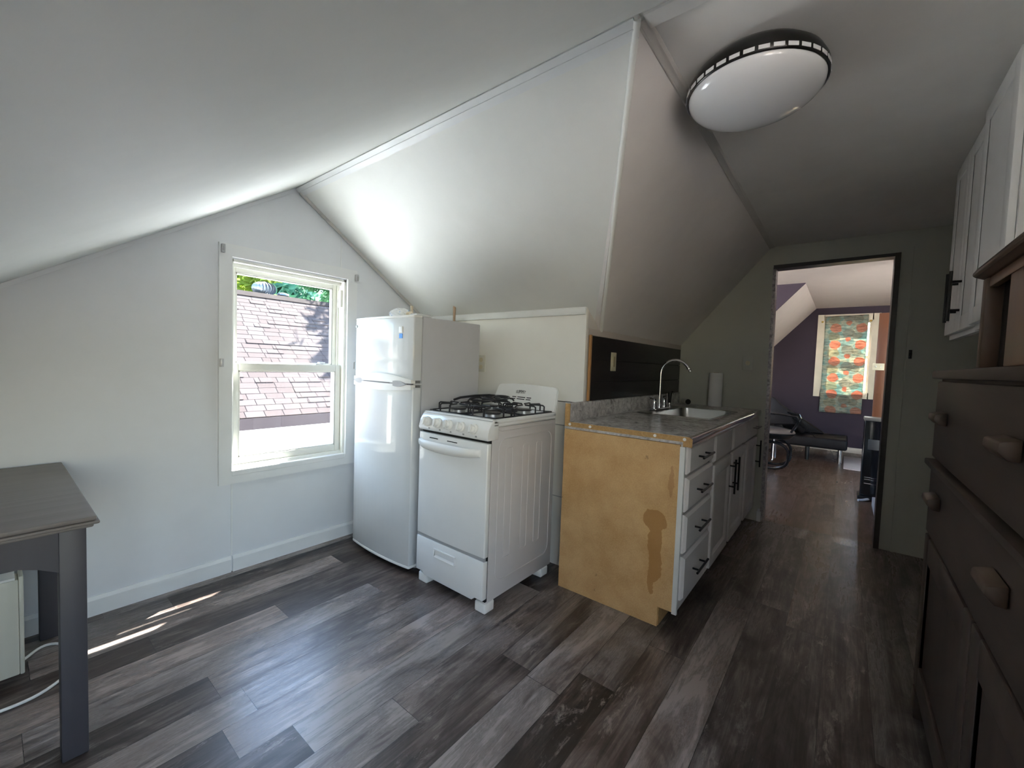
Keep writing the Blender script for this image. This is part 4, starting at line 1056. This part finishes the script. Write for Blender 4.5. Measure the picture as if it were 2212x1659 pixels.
# ------------------------------------------------------------------ bedroom beyond the doorway
BX = 8.5; BZ = 2.30; BYL = .425; BS = 1.10; GX = 6.1; BYR = -1.9
KY = 1.40
def zb(y): return BZ-.012-BS*(y-BYL)
BWX = (-.30,.31,.95,2.10)
b = B()
for (y0_,y1_,z0,z1) in ((BYR,BWX[0],-.1,2.5),(BWX[1],2.2,-.1,2.5),(BWX[0],BWX[1],-.1,BWX[2]),(BWX[0],BWX[1],BWX[3],2.5)): b.box(BX,BX+.14,y0_,y1_,z0,z1)
struct('wall_far', b, PURPLE)
struct('ceiling.004', B().box(XD+.09, BX+.02, BYR-.1, 2.2, BZ, BZ+.05), BEDCEIL)
struct('ceiling.005', B().poly([(GX,BYL,BZ-.002),(BX+.01,BYL,BZ-.002),(BX+.01,KY+.1,zb(KY+.1)),(GX,KY+.1,zb(KY+.1))], .04, (0,BS,1)), BEDCEIL)
struct('wall_far_left', B().box(GX,BX,KY,KY+.08,-.1,zb(KY)+.02).prism([(BYL,BZ),(BYL,BZ-.002),(KY+.1,zb(KY+.1)),(KY+.1,-.1),(2.2,-.1),(2.2,BZ)], 'x', GX-.03, GX)
       .box(XD+.09,GX,2.1,2.2,-.1,BZ), PURPLE)
SWX = (5.45,6.65,.55,1.65)
b = B()
for (x0,x1,z0,z1) in ((XD+.09,SWX[0],-.1,2.5),(SWX[1],BX+.1,-.1,2.5),(SWX[0],SWX[1],-.1,SWX[2]),(SWX[0],SWX[1],SWX[3],2.5)): b.box(x0,x1,BYR-.12,BYR,z0,z1)
struct('wall_far_right', b, PURPLE)
struct('wall_passage', B().box(XD+.09, 5.20, -.40, -.305, -.1, BZ), PURPLE)
struct('baseboard_passage', B().box(XD+.125, 5.20, -.305, -.268, 0, .080, .003), TRIMW, smooth=True)
struct('baseboard_far', B().box(BX-.014, BX, -.5, KY, 0, .085, .003), plain('bedroom baseboard', (.60,.52,.44), .5), smooth=True)
w2 = bounds_empty('window_2', (BX,0,.86))
b = B(); xo = BX-.020
b.box(xo,BX,-.385,BWX[0]+.012,.865,2.19); b.box(xo,BX,BWX[1]-.012,.392,.865,2.19); b.box(xo,BX,BWX[0],BWX[1],.865,BWX[2]+.01); b.box(xo,BX,BWX[0],BWX[1],BWX[3]-.01,2.19)
CASB = plain('bedroom casing cream', (.66,.58,.45), .45)
struct('casing', b, CASB, w2)
b = B(); b.box(BX+.02,BX+.05,BWX[0],BWX[0]+.04,BWX[2],BWX[3]); b.box(BX+.02,BX+.05,BWX[1]-.04,BWX[1],BWX[2],BWX[3]); b.box(BX+.02,BX+.05,BWX[0]+.04,BWX[1]-.04,BWX[2],BWX[2]+.05); b.box(BX+.02,BX+.05,BWX[0]+.04,BWX[1]-.04,BWX[3]-.05,BWX[3]); b.box(BX+.02,BX+.05,BWX[0]+.04,BWX[1]-.04,1.49,1.54)
s = struct('sash', b, CASB, w2)
struct('pane', B().box(BX+.033,BX+.037,BWX[0]+.04,BWX[1]-.04,BWX[2]+.05,BWX[3]-.05), GLASS, s)
w3 = bounds_empty('window_3', (6.05,BYR,.5))
b = B()
for q in ((SWX[0],SWX[0]+.05,SWX[2],SWX[3]),(SWX[1]-.05,SWX[1],SWX[2],SWX[3]),(SWX[0]+.05,SWX[1]-.05,SWX[2],SWX[2]+.05),(SWX[0]+.05,SWX[1]-.05,SWX[3]-.05,SWX[3]),(6.02,6.08,SWX[2]+.05,SWX[3]-.05)): b.box(q[0],q[1],BYR-.08,BYR-.04,q[2],q[3])
s = struct('sash', b, CASB, w3)
struct('pane', B().box(SWX[0]+.05,SWX[1]-.05,BYR-.062,BYR-.058,SWX[2]+.05,SWX[3]-.05), GLASS, s)
WARMG = glass('warm tint glass', (.97,.93,.90))  # slight warm tint for the fill light of the added rear windows
def rear_window(name, axis, pos, h):
    w = bounds_empty(name, (pos,-1,.75) if axis == 'x' else (0,pos,.75)); b = B(); m = (h[0]+h[1])/2
    for (p,q,c,d) in ((h[0],h[0]+.04,h[2],h[3]),(h[1]-.04,h[1],h[2],h[3]),(h[0]+.04,h[1]-.04,h[2],h[2]+.04),(h[0]+.04,h[1]-.04,h[3]-.04,h[3]),(m-.025,m+.025,h[2]+.04,h[3]-.04)):
        if axis == 'y': b.box(p,q,pos-.08,pos-.04,c,d)
        else: b.box(pos-.08,pos-.04,p,q,c,d)
    s = struct('sash', b, CASB, w); p = B()
    if axis == 'y': p.box(h[0]+.04,h[1]-.04,pos-.062,pos-.058,h[2]+.04,h[3]-.04)
    else: p.box(pos-.062,pos-.058,h[0]+.04,h[1]-.04,h[2]+.04,h[3]-.04)
    struct('pane', p, WARMG, s)
rear_window('fill_window_4', 'y', YF, WB); rear_window('fill_window_5', 'x', XLB, WL)  # two unseen windows added behind the viewer to supply fill light
# curtain hung from two brass pins
cu = thing('patterned_curtain', 'quilted curtain with orange discs hanging over the bedroom window', 'curtain', (BX-.04,.03,.62))
b = B(); NY, NZ = 26, 40; g = []
for j in range(NZ+1):
    z = .62+(2.165-.62)*j/NZ; rw = []
    for i in range(NY+1):
        t = i/NY; y = -.238+.530*t+.006*(1-j/NZ); x = BX-.040+.007*math.sin(t*9+j*.12)+.004*math.sin(j*.5)
        rw.append(b.bm.verts.new((x,y,z+.012*(t-.5)*-1)))
    g.append(rw)
for j in range(NZ):
    for i in range(NY): b._face([g[j][i],g[j][i+1],g[j+1][i+1],g[j+1][i]])
o = obj('cloth', b, CURTAIN, cu, keep=True, angle=3)
sm = o.modifiers.new('thick', 'SOLIDIFY'); sm.thickness = .003
for y in (-.268,.330): obj('curtain_pin', B().ball((BX-.030,y,2.075),.016,8).cyl((BX-.019,y,2.075),(BX-.03,y,2.075),.006), BRASS, cu)
dl = obj('wood_end_panel', B().box(6.46,6.50,-.40,-.276,0,1.955,.004), DOORB)
tag(dl, 'narrow brown wooden door edge standing behind the black tower', 'door panel')
t = thing('switch_plate', 'ivory double switch plate on the brown wooden panel in the bedroom', 'switch', (6.455,-.30,1.29))
obj('cover_plate', B().box(6.450,6.459,-.352,-.248,1.293,1.371,.002), BEIGEP, t)
for y in (-.325,-.278): obj('toggle', B().box(6.440,6.450,y-.006,y+.006,1.324,1.344,.002), IVORY, t)
# chaise lounge
ch = thing('chaise_lounge', 'low black upholstered chaise lounge under the bedroom window', 'chaise', (7.7,.55,0))
obj('seat', B().box(7.28,7.95,-.085,1.25,.185,.335,.03,3), LEATHER, ch)
b = B().prism([(.18,.34),(1.20,.34),(1.20,.88),(.92,.84)], 'x', 7.72, 7.90, .025, 2)
obj('sloping_side', b, LEATHER, ch)
obj('backrest', B().prism([(.58,.33),(.70,.33),(1.05,.80),(.95,.84)], 'x', 7.30, 7.86, .03, 2), LEATHER, ch)
for (x, y) in ((7.31,-.01),(7.90,-.01),(7.31,.36),(7.9,1.2)): obj('leg', B().cyl((x,y,0),(x,y,.187),.024,.028,16), STEEL if y < .2 else BLACK, ch)
pl = thing('fringed_cushion', 'black fringed cushion leaning on the chaise lounge', 'cushion', (7.45,.5,.34))
b = B().box(-.2,.2,-.05,.05,-.16,.16,.045,3); b.rot(-.75,'X',(0,0,0)); bmesh.ops.translate(b.bm, verts=b.bm.verts[:], vec=(7.42,.52,.50))
obj('cushion_body', b, FABRICB, pl)
b = B()
for k in range(26):
    t = k/25; p = Vector((7.22+.01*(k%3), .30+.42*t, .36+.36*t+.012*math.sin(k*2.1)))
    b.tube([p, p+Vector((-.01,-.035,-.02+.01*math.sin(k)))], [.006,.002], 5)
obj('fringe', b, FABRICB, pl)
# swivel chair with ring legs
sc = thing('swivel_chair', 'black swivel armchair with looped legs, left inside the doorway', 'chair', (6.3,.72,0))
b = B().ball((6.30,.72,.475),.28,12,(.95,1.0,.20))
obj('seat', b, SEATTOP, sc)
obj('seat_shell', B().lathe([(.10,.37),(.24,.40),(.285,.45),(.285,.468),(.24,.46)],(6.30,.72,0),36), BLKGLOSS, sc)
b = B()
for k in range(9): pass
b = B().prism([(.46,.56),(.98,.50),(1.0,.86),(.86,.92),(.72,.90),(.56,.74)], 'x', 6.50, 6.58, .03, 2)
obj('backrest', b, LEATHER, sc)
for x in (6.08,6.52): obj('armrest', B().tube([(x,.92,.47),(x,.93,.66),(x,.86,.715),(x,.60,.715),(x,.43,.695),(x,.405,.64),(x,.47,.50)], .014, 10), BLKGLOSS, sc)
obj('gas_post', B().cyl((6.30,.66,.13),(6.30,.66,.33),.030,seg=20).cyl((6.30,.66,.33),(6.30,.66,.39),.018), CHROME, sc)
for x in (6.14,6.46):
    loop = []
    for k in range(28):
        a = 2*PI*k/28; ca, sa = math.cos(a), math.sin(a)
        loop.append((x, .70+.21*math.copysign(abs(ca)**.7,ca), .187+.165*math.copysign(abs(sa)**.7,sa)))
    obj('leg_loop', B().tube(loop, .017, 10, closed=True), BLKGLOSS, sc)
obj('cross_bar', B().cyl((6.14,.66,.115),(6.46,.66,.115),.012), CHROME, sc)
# black tower appliance
ta = thing('tower_appliance', 'tall glossy black floor appliance just inside the doorway on the right', 'appliance', (5.42,-.26,0))
obj('housing', B().box(5.34,5.52,-.345,-.178,.045,.785,.010,3), BLKGLOSS, ta)
obj('top_cap', B().box(5.335,5.525,-.350,-.174,.785,.815,.006), plain('pale metal cap', (.32,.29,.24), .3, .3), ta)
obj('label_panel', B().box(5.3365,5.3399,-.305,-.215,.505,.605,.001), plain('grey label panel', (.10,.095,.09), .4), ta)
b = B()
for z in (.165,.205,.225): b.box(5.334,5.3399,-.318,-.205,z,z+.010,.003)
obj('chrome_bars', b, CHROME, ta)
obj('base', B().box(5.33,5.54,-.355,-.165,.012,.0449,.006), BLACK, ta)
obj('front_foot', B().tube([(5.34,-.25,.02),(5.28,-.20,.014),(5.26,-.17,.012)],.012,10), plain('pale foot', (.62,.62,.62), .3), ta)
mt = obj('floor_mat', B().box(6.95,8.0,-.33,-.055,.0005,.010,.003), MATM); tag(mt, 'pale rectangular mat on the bedroom floor below the window', 'mat')

# ------------------------------------------------------------------ light
w = bpy.data.worlds.new('sky'); S.world = w; w.use_nodes = True; t = w.node_tree; t.nodes.clear()
wo = t.nodes.new('ShaderNodeOutputWorld'); bgd = t.nodes.new('ShaderNodeBackground'); sky = t.nodes.new('ShaderNodeTexSky')
sky.sky_type = 'NISHITA'; sky.sun_disc = False; sky.sun_elevation = math.radians(52); sky.sun_rotation = math.radians(68); sky.air_density = 1.3; sky.dust_density = .6; sky.ozone_density = 1.5
bgd.inputs[1].default_value = 2.2
t.links.new(sky.outputs[0], bgd.inputs[0]); t.links.new(bgd.outputs[0], wo.inputs[0])
sun = bpy.data.lights.new('sun', 'SUN'); sun.energy = 95; sun.angle = math.radians(.53); sun.color = (1,.95,.89)
so = bpy.data.objects.new('sun', sun); COL.objects.link(so)
sd = Vector((-.60,-.288,-1)).normalized(); so.rotation_euler = sd.to_track_quat('-Z','Y').to_euler(); so.location = (10,6,12)
def portal(name, loc, d, sx, sy):
    l = bpy.data.lights.new(name, 'AREA'); l.shape = 'RECTANGLE'; l.size = sx; l.size_y = sy; l.cycles.is_portal = True
    o = bpy.data.objects.new(name, l); COL.objects.link(o); o.location = loc
    o.rotation_euler = Vector(d).to_track_quat('-Z','Z').to_euler(); return o
portal('portal', (1.165,YW+TW+.04,1.145), (0,-1,0), .68, 1.18)
portal('portal', (6.05,BYR-.13,1.1), (0,1,0), 1.2, 1.1)
portal('portal', (BX+.15,0,1.52), (-1,0,0), .62, 1.16)
portal('portal', ((WB[0]+WB[1])/2,YF-.13,1.28), (0,1,0), 2.0, 1.45)
portal('portal', (XLB-.13,(WL[0]+WL[1])/2,1.3), (1,0,0), 1.1, 1.4)

S.view_settings.view_transform = 'Standard'; S.view_settings.look = 'None'; S.view_settings.gamma = 1; S.view_settings.use_curve_mapping = False
S.view_settings.exposure = 0.0
S.cycles.max_bounces = 14; S.cycles.diffuse_bounces = 8; S.cycles.transparent_max_bounces = 16
